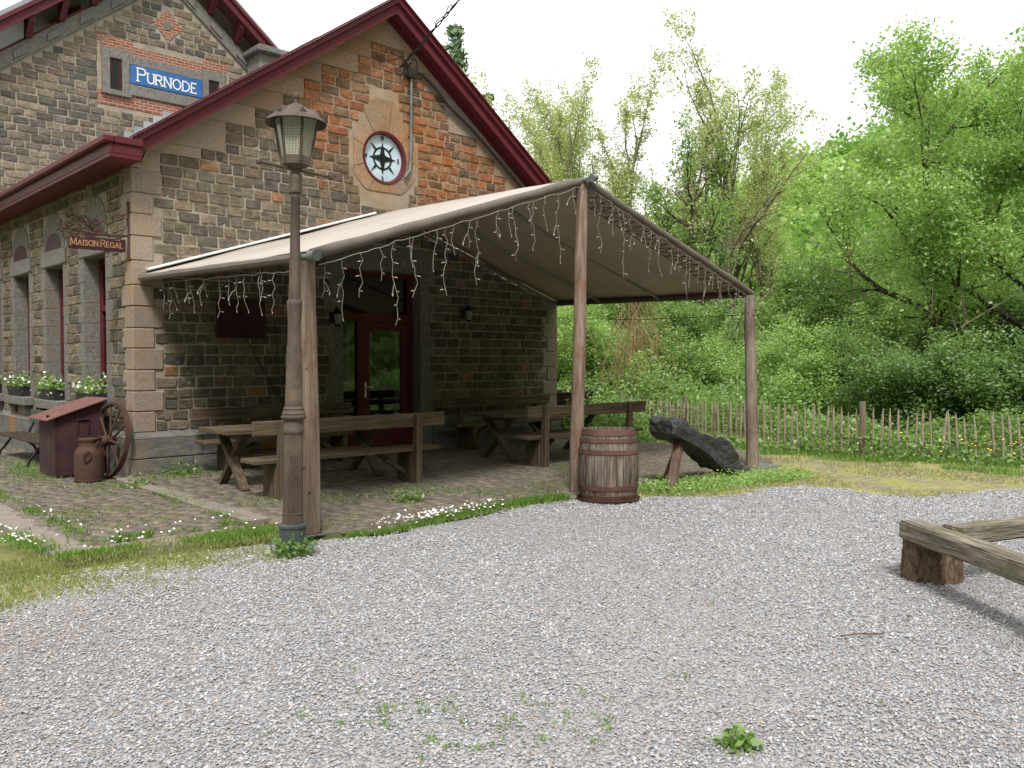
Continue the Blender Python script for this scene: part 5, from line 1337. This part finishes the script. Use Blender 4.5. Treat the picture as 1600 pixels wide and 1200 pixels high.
def treemesh(kind, seed, H, tr, leaf, bark='trunk', multi=1, ivy=False):
    """returns (wood mesh, leaf mesh) with the base at the origin"""
    cfg = CFG[kind]; r = random.Random(seed); mb = MB(); tips = []
    for k in range(multi):
        d = Vector((r.gauss(0, .06), r.gauss(0, .06), 1)).normalized() if multi == 1 else Vector((r.gauss(0, .5), r.gauss(0, .5), 1)).normalized()
        L = H*(.80 if kind in ('slim', 'tall') else .72)*(1 if multi == 1 else r.uniform(.6, 1.0))
        grow(mb, tips, r, Vector((r.gauss(0, .12), r.gauss(0, .12), -.15)) if multi > 1 else Vector((0, 0, -.2)), d, L, tr*(1 if multi == 1 else r.uniform(.6, 1)), 0, cfg)
    zt = max(t[0].z for t in tips); sc_ = H/zt
    me_w = bpy.data.meshes.new('trunk'); v = np.array([tuple(x) for x in mb.v]); v[:, 2] *= sc_
    me_w.from_pydata(v.tolist(), [], mb.f); me_w.materials.append(M[bark]); me_w.polygons.foreach_set('use_smooth', [True]*len(me_w.polygons)); me_w.update()
    rn = np.random.RandomState(seed); k, sp, sz_ = cfg['lf']
    T = np.array([tuple(t[0]) for t in tips]); T[:, 2] *= sc_
    tone = rn.uniform(0, 1, len(T)); kk = rn.poisson(k, len(T))
    P = np.repeat(T, kk, 0); tn = np.repeat(tone, kk); P = P+rn.normal(0, sp*.6, P.shape)
    if ivy:
        n = 2600; z = rn.uniform(0, H*.62, n); a = rn.uniform(0, 6.28, n); rr_ = np.abs(rn.normal(.22, .12, n)); 
        sx = np.interp(z, [mb.v[i][2]*sc_ for i in range(0, 72, 8)], [mb.v[i][0] for i in range(0, 72, 8)]); sy = np.interp(z, [mb.v[i][2]*sc_ for i in range(0, 72, 8)], [mb.v[i][1] for i in range(0, 72, 8)])
        P = np.concatenate([P, np.stack([sx+rr_*np.cos(a), sy+rr_*np.sin(a), z], 1)]); tn = np.concatenate([tn, rn.uniform(0, .4, n)])
    Q = leafquads(P, sz_, rn, .35)
    me_l = fastmesh('crown', Q, 4, np.clip(.6*tn+.4*rn.uniform(0, 1, len(P)), 0, 1), [leaf])
    return me_w, me_l
def conifermesh(seed, H):
    rn = np.random.RandomState(seed); r = random.Random(seed); mb = MB(); mb.tube([(0, 0, -.2), (0, 0, H*.5), (0, 0, H)], [H*.016, H*.01, .02], 7); P = []; tn = []
    for i in range(230):
        u = r.uniform(.12, 1)**.8; z = H*u; R_ = H*.17*(1.02-u)*r.uniform(.7, 1.15)+.15; a = r.uniform(0, 6.28); d = Vector((math.cos(a), math.sin(a), 0))
        e = Vector((0, 0, z))+d*R_-Z*(R_*.28); mb.tube([(0, 0, z), e], [.03, .006], 3, 0, False); t0 = r.random()
        for j in range(34):
            s_ = rn.uniform(.1, 1); P.append(Vector((0, 0, z)).lerp(e, s_)+Vector((rn.normal(0, .16), rn.normal(0, .16), rn.normal(-.08, .10)))); tn.append(t0)
    me_w = bpy.data.meshes.new('trunk'); me_w.from_pydata([tuple(v) for v in mb.v], [], mb.f); me_w.materials.append(M['trunk_dark']); me_w.update()
    P = np.array([tuple(p) for p in P]); return me_w, fastmesh('crown', leafquads(P, .17, rn, -.2, .35), 4, np.clip(.6*np.array(tn)+.4*rn.uniform(size=len(P)), 0, 1), ['leaf_conifer'])
def plant(name, meshes, x, y, s, rz, label, cat, group=None, z=-.08, tilt=(0, 0)):
    t = thing(name, label, cat, (x, y, z), group); t.rotation_euler = (tilt[0], tilt[1], rz); t.scale = (s, s, s)
    link('trunk', meshes[0], t); link('crown', meshes[1], t); return t
SL = [treemesh('slim', 100+i, 12.5, .17, 'leaf_spring') for i in range(3)]
TL = treemesh('tall', 210, 13.8, .24, 'leaf_spring')
IV = treemesh('ivy', 220, 9.9, .20, 'leaf_mid', 'trunk_dark', ivy=True)
BR = [treemesh('broad', 300+i, 10.5, .22, 'leaf_bright', 'trunk_dark') for i in range(2)]
BU = [treemesh('bush', 400+i, 3.2, .035, ('leaf_bright', 'leaf_mid')[i % 2], 'trunk_dark', 8) for i in range(4)]
BD = [treemesh('bush', 450+i, 2.6, .04, 'leaf_dark', 'trunk_dark', 9) for i in range(2)]
CO = conifermesh(500, 18.)
GS, GB, GU = 'slender spring trees beyond the fence', 'broad leafy trees on the right', 'shrubs behind the fence'
for i, (x, y, h, lab) in enumerate([
 (24.2, 22.5, 12.6, 'slender spring tree with a forked trunk above the right end of the gable'),
 (25.6, 25.3, 13.4, 'slender sparse spring tree just left of the forked one, above the red gable board'),
 (27.1, 28.0, 12.7, 'slender sparse spring tree closest to the house roof'),
 (25.3, 20.1, 12.5, 'dense upright spring tree of many stems rising behind the canopy peak'),
 (28.6, 23.9, 13.2, 'slender spring tree standing back left of the many-stemmed tree behind the canopy peak'),
 (28.7, 21.1, 12.1, 'slender spring tree standing back right of the many-stemmed tree behind the canopy peak'),
 (32.4, 18.9, 11.5, 'slender spring tree at the right of the tallest tree, against the hill edge'),
 (31.0, 27.1, 13.6, 'slender spring tree in the gap between the forked tree and the canopy peak'),
 (32.6, 21.4, 13.5, 'slender spring tree half hidden behind the tallest tree')]):
    plant('slender_tree', SL[i % 3], x, y, h/12.5*1.06, i*2.1, lab, 'tree', GS)
plant('tall_spring_tree', TL, 27.2, 17.0, 1.03, .6, 'tallest sparse spring tree with wide open crown rising above the hill line', 'tree', GS)
plant('ivy_clad_tree', IV, 24.5, 16.8, 1., 1.1, 'darker tree with ivy clad trunk left of the tallest spring tree', 'tree')
for i, (x, y, h, lab) in enumerate([
 (23.6, 8.9, 10.3, 'large leafy tree with dark forked trunk rising above the hill on the right'),
 (24.2, 6.0, 9.7, 'leafy tree cut by the right picture edge'),
 (34.2, 10.4, 11.2, 'leafy tree standing behind and right of the large forked tree'),
 (37.1, 17.2, 6.0, 'leafy tree in front of the hill left of the large forked tree'),
 (39.1, 20.9, 7.0, 'leafy tree at the foot of the hill right of the tallest spring tree'),
 (37.0, 28.3, 8.8, 'leafy tree far behind the canopy peak between bare stems'),
 (36.5, 15.0, 6.4, 'leafy tree directly behind the large forked tree'),
 (39.4, 23.3, 8.4, 'leafy tree at the hill foot behind the tallest spring tree')]):
    plant('leafy_tree', BR[i % 2], x, y, h/10.5, i*1.7+.4, lab, 'tree', GB)
for i, (k, x, y, h, lab) in enumerate([
 ('b', 18.4, 10.1, 2.7, 'bright green shrub behind the fence just right of the right canopy post'),
 ('b', 19.7, 9.6, 3.0, 'tall mid green shrub behind the fence left of the thick fence post'),
 ('d', 19.0, 8.2, 2.4, 'dark green shrub behind the fence at the thick fence post'),
 ('d', 18.8, 7.0, 2.3, 'dark green shrub behind the fence under the large forked tree'),
 ('d', 19.0, 6.0, 2.5, 'dark green shrub second from the right picture edge behind the fence'),
 ('d', 19.1, 4.9, 2.3, 'dark green shrub behind the fence at the right picture edge'),
 ('b', 20.3, 12.4, 2.5, 'bright shrub behind the fence seen just left of the right canopy post'),
 ('b', 21.1, 14.5, 3.4, 'bright shrub behind the rock, right of the dry vine tangle'),
 ('b', 20.0, 18.2, 3.7, 'bright shrub beside the right corner of the house, left of the middle post'),
 ('b', 22.1, 19.0, 3.1, 'bright shrub just right of the middle canopy post'),
 ('b', 22.1, 16.3, 2.4, 'shrub behind the dry vine tangle'),
 ('b', 24.5, 12.6, 4.7, 'tall bright shrub farther back right of the right canopy post'),
 ('b', 26.6, 12.0, 5.0, 'tall pale shrub farther back below the leafy hill trees'),
 ('d', 26.5, 8.0, 4.3, 'tall dark shrub farther back beneath the large forked tree'),
 ('b', 26.4, 6.7, 4.9, 'tall shrub farther back at the right picture edge'),
 ('b', 27.8, 17.8, 3.4, 'tall shrub at the foot of the tallest spring tree'),
 ('b', 27.1, 21.2, 5.3, 'tall shrub at the foot of the many-stemmed tree behind the canopy peak')]):
    m_ = BU[i % 4] if k == 'b' else BD[i % 2]; base = 3.2 if k == 'b' else 2.6
    t = plant('shrub', m_, x, y, h/base, i*1.3, lab, 'shrub', GU); t.scale = (h/base*1.2, h/base*1.2, h/base)
for x, y, h, lab in ((30.7, 37.1, 20.2, 'dark conifer top showing over the red gable board'), (34.6, 38.8, 17.6, 'small conifer tip peeking out lower down the red gable board'), (35.2, 24.5, 11.8, 'dark conifer standing among the spring trees right of the canopy peak')):
    plant('conifer', CO, x, y, h/18, x, lab, 'conifer', 'conifers among the trees')
vt = MB(); r_ = random.Random(17)
for i in range(120):
    a = r_.uniform(0, 6.28); q_ = abs(r_.gauss(0, .6)); top = Vector((19.0+q_*math.cos(a), 15.2+q_*math.sin(a), r_.uniform(1.6, 3.6))); p = top.copy(); pts = [p.copy()]; d = Vector((r_.gauss(.3, .5), r_.gauss(-.3, .5), -.8))
    for k in range(6):
        d = (d+Vector((r_.gauss(0, .3), r_.gauss(0, .3), -.25))).normalized(); p = p+d*r_.uniform(.15, .42)
        if p.z < -.05: break
        pts.append(p.copy())
    if len(pts) > 2: vt.tube(pts, .008, 3, 0, False)
tag(vt.build('vine_tangle', 'vine'), 'dry tan vines hanging in a tangle between the middle and right canopy posts', 'vines')
# saplings and bare stems as one thicket, undergrowth mass, wooded hill
def undergrowth(n, seed):
    r = np.random.RandomState(seed); t = r.uniform(0, 1, n); d = 16.5+t**1.3*26; ang = r.uniform(rad(-12), rad(62), n)
    x = d*np.cos(ang); y = d*np.sin(ang)
    fx_ = np.interp(y, [2.6, 4.2, 6.4, 8.2, 10.4, 12.6, 15.4, 18.], [15.5, 15.2, 14.6, 14.6, 15.2, 16.5, 18.2, 20.5])
    k = (x > fx_+.25) & ~((x < 13.6) & (y > 11)); x, y, d = x[k], y[k], d[k]
    hmax = np.array([.5+.8*sstep(-.3, .7, vn(a, b, .32, 3))+.6*vn(a, b, .9, 8)+.4*vn(a, b, 2.3, 4) for a, b in zip(x, y)])*(.9+np.clip(d-18, 0, 30)*.085)
    z = np.clip(hmax, .25, 6)*r.uniform(0, 1, len(x))**.55-.08
    P = np.stack([x, y, z], 1); tone = np.array([.5+.5*vn(a, b, .8, 21) for a, b in zip(x, y)])
    return leafquads(P, .022+.0013*d, r, .3), np.clip(.55*tone+.45*r.uniform(size=len(x)), 0, 1)
Q, c = undergrowth(380000, 5); o = tag(link('undergrowth', fastmesh('undergrowth', Q, 4, c, ['leaf_mid'])), 'tangled green undergrowth filling the space behind the fence', 'undergrowth', kind='stuff')
stm = MB(); r_ = random.Random(23)
for i in range(60):
    d = r_.uniform(22, 40); a = rad(r_.uniform(-2, 50)); p = Vector((d*math.cos(a), d*math.sin(a), -.1))
    if p.x < np.interp(p.y, [2.6, 8.2, 12.6, 18], [16, 15, 17.5, 21.5]): continue
    L = r_.uniform(2.5, 5.5); e = p+Vector((r_.gauss(0, .8), r_.gauss(0, .8), L)); w = r_.uniform(.015, .05)
    stm.tube([p, p.lerp(e, .5)+Vector((r_.gauss(0, .2), r_.gauss(0, .2), 0)), e], [w, w*.7, w*.2], 4, 0, False)
    for k in range(5):
        b = p.lerp(e, r_.uniform(.35, .9)); stm.tube([b, b+Vector((r_.gauss(0, .8), r_.gauss(0, .8), r_.uniform(.2, 1.2)))], [w*.4, .005], 3, 0, False)
tag(stm.build('bare_stems', 'trunk'), 'thin bare stems and saplings among the undergrowth', 'stems', kind='stuff')
def hillz(x, y):
    xf, xc = 44+.20*y, 95+.32*y
    top = 25.5+max(0, 28-y)*.55 if y < 28 else np.interp(y, [28, 68, 110, 165, 230], [25.5, 21, 13, 5, 1])
    t = (x-xf)/(xc-xf); b = top*(max(0, t)**1.15 if t < 1 else 1-.15*(t-1)) if t > 0 else 0
    return b+(1.2*vn(x, y, .05, 4)*min(1, max(0, t*2)))-.1
hm = MB(); HX, HY = np.arange(36, 190, 5.), np.arange(-90, 240, 6.)
for i in HX:
    for j in HY: hm.v.append((i, j, hillz(i, j)))
for i in range(len(HX)-1):
    for j in range(len(HY)-1):
        k = i*len(HY)+j; hm.f.append((k, k+1, k+1+len(HY), k+len(HY))); hm.m.append(0)
tag(hm.build('hillside', pm('forest_floor', S(70, 84, 40), S(96, 112, 54), .3, .95, 0), smooth=True), kind='structure')
r_ = np.random.RandomState(77); Ps, Ss, Cs = [], [], []
yv = -60.
for i in range(1700):
    y = r_.uniform(-60, 200); xf, xc = 44+.20*y, 95+.32*y; x = xf-3+(xc-xf+14)*r_.uniform(0, 1)**.85
    z = hillz(x, y); R_ = r_.uniform(1.6, 3.2); Hc = R_*r_.uniform(1.0, 1.6); n = 300; tone = r_.uniform(0, 1)
    u = r_.normal(size=(n, 3)); u /= np.linalg.norm(u, axis=1)[:, None]; rr = r_.uniform(.55, 1.05, n)**.5
    lob = 1+.28*np.sin(u[:, 0]*5+i)*np.sin(u[:, 1]*5+i*2)*1.0+.15*np.sin(u[:, 2]*9+i)
    P = u*(rr*lob)[:, None]*np.array([R_, R_, Hc])+np.array([x, y, z+Hc*1.15+r_.uniform(.5, 3)])
    P = P[P[:, 2] > z-.5]; Ps.append(P); Ss.append(np.full(len(P), r_.uniform(.24, .36))); Cs.append(np.clip(.7*tone+.3*r_.uniform(size=len(P)), 0, 1))
P = np.concatenate(Ps); tag(link('hill_forest', fastmesh('hill_forest', leafquads(P, np.concatenate(Ss), r_, .3, .7), 4, np.concatenate(Cs), ['leaf_hill'])), 'bright green spring wood covering the hillside', 'forest', kind='stuff')

r_ = np.random.RandomState(78); Ps, Ss, Cs = [], [], []
for i in range(150):        # unseen wood added behind the camera to block low light under the canopy
    a = rad(43+r_.uniform(72, 288)); d = r_.uniform(20, 34); x, y = d*math.cos(a), d*math.sin(a); n = 260; tone = r_.uniform(0, 1); R_ = r_.uniform(2.2, 3.6); H_ = r_.uniform(4.5, 8)*(.7+.02*d)
    u = r_.normal(size=(n, 3)); u /= np.linalg.norm(u, axis=1)[:, None]
    P = u*(r_.uniform(.4, 1, n)**.5)[:, None]*np.array([R_, R_, H_])+np.array([x, y, H_*.92]); P = P[P[:, 2] > 0]; Ps.append(P); Ss.append(np.full(len(P), .5)); Cs.append(np.clip(.6*tone+.4*r_.uniform(size=len(P)), 0, 1))
P = np.concatenate(Ps); tag(link('shading_wood', fastmesh('shading_wood', leafquads(P, np.concatenate(Ss), r_, .3, .7), 4, np.concatenate(Cs), ['leaf_mid'])), 'unseen wood added behind the camera to shade the terrace, mirrored in the door glass', 'forest', kind='stuff')

# ------------------------------------------------------------------ grass, daisies, ground cover
def blades(name, P, h, w, mat, label, cat, seed, lean=.35):
    r = np.random.RandomState(seed); n = len(P); hh = h*r.uniform(.45, 1.25, n) if np.isscalar(h) else h*r.uniform(.6, 1.2, n)
    a = r.uniform(0, 6.28, n); d = np.stack([np.cos(a), np.sin(a), np.zeros(n)], 1); l = r.normal(0, lean, (n, 2))*hh[:, None]
    tip = P+np.stack([l[:, 0], l[:, 1], hh], 1); ww = (w*r.uniform(.6, 1.3, n))[:, None]
    mid = P+np.stack([l[:, 0]*.35, l[:, 1]*.35, hh*.55], 1)
    V = np.stack([P-d*ww, P+d*ww, mid+d*ww*.7, tip, mid-d*ww*.7], 1)
    return tag(link(name, fastmesh(name, V, 5, np.clip(r.uniform(0, 1, n), 0, 1), [mat])), label, cat, kind='stuff')
def along(pts, n, spread, seed, z=.01, clump=0.):
    r = np.random.RandomState(seed); pts = np.array(pts, float); seg_ = np.linalg.norm(np.diff(pts, axis=0), axis=1); cum = np.concatenate([[0], np.cumsum(seg_)])
    s = r.uniform(0, cum[-1], n); x = np.interp(s, cum, pts[:, 0])+r.normal(0, spread, n); y = np.interp(s, cum, pts[:, 1])+r.normal(0, spread, n)
    if clump:
        k = np.array([vn(a, b, 2.3, seed) for a, b in zip(x, y)]) > clump-.5; x, y = x[k], y[k]
    return np.stack([x, y, np.full(len(x), z)], 1)
def area(x0, x1, y0, y1, n, seed, z=.0, poly=None, f=None):
    r = np.random.RandomState(seed); x, y = r.uniform(x0, x1, n), r.uniform(y0, y1, n); k = np.ones(n, bool)
    if poly: k &= inpoly(x, y, poly)
    if f is not None: k &= np.array([f(a, b) for a, b in zip(x, y)]) > r.uniform(0, 1, n)
    return np.stack([x[k], y[k], np.full(k.sum(), z)], 1)
EDGE = [(4.35, 6.72), (4.6, 6.68), (5.2, 6.72), (5.9, 6.8), (6.6, 6.85), (7.2, 6.8)]
blades('terrace_grass', np.concatenate([along(EDGE, 5200, .07, 1), along([(6.0, 6.84), (7.2, 6.8)], 1600, .06, 12)]), .06, .006, 'grass', 'fringe of short grass along the front edge of the terrace', 'grass', 1)
blades('kerb_grass', np.concatenate([along([(2.05, 8.1), (2.1, 7.6), (3.0, 7.52), (3.9, 7.5), (4.05, 7.3)], 2000, .07, 2, .01, .42), along([(3.3, 7.4), (3.85, 7.42)], 2500, .10, 22), along([(1.95, 9.2), (2.1, 7.8), (2.4, 7.55)], 1400, .08, 23, .01, .4)]), .04, .006, 'grass', 'short grass along the stone kerb at the left', 'grass', 2)
blades('kerb_joint_grass', np.concatenate([along([(3.9, 8.0), (3.96, 10), (4.05, 11.7)], 2300, .045, 3, -.02, .4), along([(2.5, 8.1), (3.8, 8.05)], 1100, .05, 4, -.02, .5), along([(2.5, 8.2), (2.55, 14)], 1800, .05, 24, -.02, .45), along([(3.4, 12.7), (3.3, 13.7), (3.6, 15)], 900, .15, 25, -.02)]), .07, .005, 'grass', 'grass growing in the joints along the terrace kerb', 'grass', 3)
blades('moss', area(-1.5, 4, 4.6, 7.75, 60000, 5, .012, None, lambda x, y: mossf(x, y)*.85 if y < 7.0 else .7), .028, .005, 'grass_dry', 'yellowish moss and thin grass spreading over the gravel at the left', 'moss', 4)
def tufts(n, seed, x0, y0, x1, y1, spread, k):
    r = np.random.RandomState(seed); t = r.uniform(0, 1, n); c = np.stack([x0+(x1-x0)*t+r.normal(0, spread, n), y0+(y1-y0)*t+r.normal(0, spread, n)], 1); kk = r.poisson(k, n)+4
    P = np.repeat(c, kk, 0); P = P+r.normal(0, .018, P.shape); return np.concatenate([P, np.full((len(P), 1), .012)], 1)
blades('yard_tufts', np.concatenate([tufts(52, 51, 2.05, 3.35, 2.95, 2.35, .17, 8), tufts(9, 52, 1.5, 3.6, 4.2, 2.2, .5, 5)]), .02, .0035, 'grass', 'small green tufts in the gravel at the bottom of the picture', 'grass', 41, .6)
blades('paving_grass', np.concatenate([area(4.2, 9.5, 6.9, 9.6, 9000, 6, .02, None, lambda x, y: sstep(.12, .5, vn(x, y, 1.3, 15)+.35*sstep(8.5, 7, y)*1.0)*.8), area(4.3, 5.6, 11.2, 12.0, 500, 27, .03)]), .05, .005, 'grass', 'small weeds growing between the terrace stones', 'grass', 5)
blades('side_paving_grass', area(2.45, 4.2, 8, 16, 9000, 7, -.01, None, lambda x, y: sstep(.0, .5, vn(x, y, 1.5, 33)+.1)*.8), .045, .005, 'grass', 'thin grass between the stones of the side paving', 'grass', 6)
STR = WST
blades('strip_grass', area(7.6, 15.2, 1.6, 13, 60000, 8, .0, STR, lambda x, y: sstep(-.3, .4, vn(x, y, .9, 44)+.25*vn(x, y, 4, 3))*.75), .035, .006, 'grass_dry', 'yellow green grass over the worn paving beside the fence', 'grass', 7, .6)
FB = [(15.2, 1.8), (14.6, 4.0), (13.85, 6.2), (13.7, 8.2), (14.2, 10.4), (15.3, 12.6), (17, 15.4)]
blades('fence_grass', np.concatenate([along(FB, 20000, .16, 9, -.02, .3), along([(13.5, 3.2), (13.45, 6), (13.2, 8.2), (13.9, 11)], 4000, .14, 19, -.01, .45)]), .10, .006, 'grass', 'tall grass growing along the foot of the picket fence', 'grass', 8)
r_ = np.random.RandomState(61); P = along([(15.3, 2.2), (14.8, 4.2), (14.05, 6.3), (14.0, 8.2), (14.7, 10.4), (15.9, 12.6)], 7000, .24, 10, 0); P[:, 2] = np.abs(r_.normal(0, .15, len(P)))*np.array([.5+1.1*sstep(-.2, .5, vn(a, b, 1.1, 2)) for a, b in P[:, :2]])
P2 = along([(13.2, 10.6), (14.1, 12.6), (15.6, 15)], 14000, .42, 11, 0); P2[:, 2] = np.abs(r_.normal(.2, .36, len(P2)))
P = np.concatenate([P, P2]); tag(link('fence_weeds', fastmesh('fence_weeds', leafquads(P, .045, r_, .5), 4, r_.uniform(size=len(P)), ['leaf_mid'])), 'leafy weeds crowding the foot of the picket fence', 'weeds', kind='stuff')
r_ = np.random.RandomState(62); P = area(8.1, 11.8, 5.3, 7.0, 26000, 12, 0, None, lambda x, y: sstep(.62, .1, abs(y-(6.35-.18*(x-8.5)))/(.9-.1*(x-8.5)))*sstep(11.6, 10.6, x)*sstep(8.1, 8.6, x))
P[:, 2] = .01+np.abs(r_.normal(0, .055, len(P))); tag(link('ground_cover', fastmesh('ground_cover', leafquads(P, .022, r_, 1.), 4, r_.uniform(size=len(P)), ['leaf_bright'])), 'fresh green ground cover spreading round the black rock', 'ground cover', kind='stuff')
r_ = np.random.RandomState(63); a = r_.uniform(0, 6.28, 260); P = np.stack([3.56+.13*np.cos(a)-.04+r_.normal(0, .03, 260), 6.46+.13*np.sin(a)-.07+r_.normal(0, .03, 260), np.abs(r_.normal(.05, .07, 260))], 1)
P = P[(P[:, 0]*.687+P[:, 1]*.727) < 7.16]; iv = thing('ivy_plant', 'small green ivy plant growing round the foot of the street lamp', 'ivy', (3.56, 6.4, 0))
link('leaves', fastmesh('leaves', leafquads(P-np.array((3.56, 6.4, 0)), .026, r_, .3, .8), 4, r_.uniform(0, .7, len(P)), ['leaf_mid']), iv)
def weed(label, x, y, s, n, seed, z=.03):
    r = np.random.RandomState(seed); t = thing('weed_tuft', label, 'weed', (x, y, z), 'weeds between the stones')
    P = np.stack([r.normal(0, s, n), r.normal(0, s, n), np.abs(r.normal(0, s*.7, n))], 1)
    link('leaves', fastmesh('leaves', leafquads(P, .03, r, .4, .5), 4, r.uniform(.1, .8, n), ['leaf_mid']), t)
weed('leafy weed tuft by the plinth just right of the house corner', 4.75, 11.75, .13, 240, 1); weed('leafy weed tuft at the left end of the front bench', 4.72, 8.45, .07, 110, 2)
weed('leafy weed tuft on the terrace right of the left canopy post', 5.75, 7.75, .10, 170, 3); weed('leafy weed tuft in the gravel at the bottom of the picture', 3.14, 1.92, .042, 90, 4, .012)
weed('leafy weed tuft by the kerb corner below the house corner', 4.0, 11.2, .10, 150, 5, -.01)
def flowers(name, P, s, mat, label, cat, seed, h=(.06, .12)):
    r = np.random.RandomState(seed); n = len(P); P = P.copy(); P[:, 2] += r.uniform(h[0], h[1], n)
    a = np.arange(6)*math.pi/3; nrm = r.normal(0, .35, (n, 3)); nrm[:, 2] = 1; nrm /= np.linalg.norm(nrm, axis=1)[:, None]
    t = np.cross(nrm, np.array([1., 0, 0])); t /= np.linalg.norm(t, axis=1)[:, None]; b_ = np.cross(nrm, t); ss_ = s*r.uniform(.7, 1.2, (n, 1, 1))
    V = P[:, None]+ss_*(np.cos(a)[None, :, None]*t[:, None]+np.sin(a)[None, :, None]*b_[:, None])
    return tag(link(name, fastmesh(name, V, 6, None, [mat])), label, cat, kind='stuff')
flowers('daisies', np.concatenate([along([(4.9, 6.68), (5.4, 6.74), (6.1, 6.82)], 210, .09, 31), along([(4.5, 6.68), (5.0, 6.7)], 40, .06, 32)]), .013, 'petal', 'white daisies in the grass along the front edge of the terrace', 'daisies', 1)
flowers('daisies', np.concatenate([along([(2.5, 8.08), (3.8, 8.05)], 34, .035, 33), along([(1.85, 8.9), (2.0, 8.0)], 80, .09, 34), along([(2.3, 7.6), (3.9, 7.5)], 30, .07, 35), along([(2.5, 8.4), (2.5, 10)], 22, .03, 37)]), .012, 'petal', 'white daisies in the grass round the kerb at the left', 'daisies', 2)
flowers('buttercups', np.concatenate([along([(14.9, 2.4), (14.5, 4.2), (14.2, 5.0)], 170, .24, 36), along([(14.1, 5.0), (13.9, 7)], 30, .2, 38)]), .018, 'yellow', 'yellow buttercups at the foot of the fence on the right', 'buttercups', 3, (.2, .45))
st_ = MB(); st_.tube([(4.78, 2.26, .03), (4.88, 2.2, .035), (5.0, 2.10, .03)], .005, 5); tag(st_.build('stick', 'bark'), 'thin brown stick lying on the gravel right of the centre', 'stick')
for i, (x, y, lab) in enumerate(((5.42, 2.12, 'reddish dry leaf on the gravel near the beam seat'), (5.0, 1.25, 'brown dry leaf on the gravel at the lower right edge'), (8.0, 3.9, 'dry leaf lying on the gravel beyond the beam seat'), (6.42, 8.3, 'small pale leaf lying on the dark terrace paving'))):
    q = np.array([[(x, y, .04)]]).reshape(1, 3); r_ = np.random.RandomState(i); tag(link('fallen_leaf', fastmesh('fallen_leaf', leafquads(q, .035, r_, 3.), 4, None, ['litter' if i < 3 else 'petal'])), lab, 'leaf', 'fallen leaves')
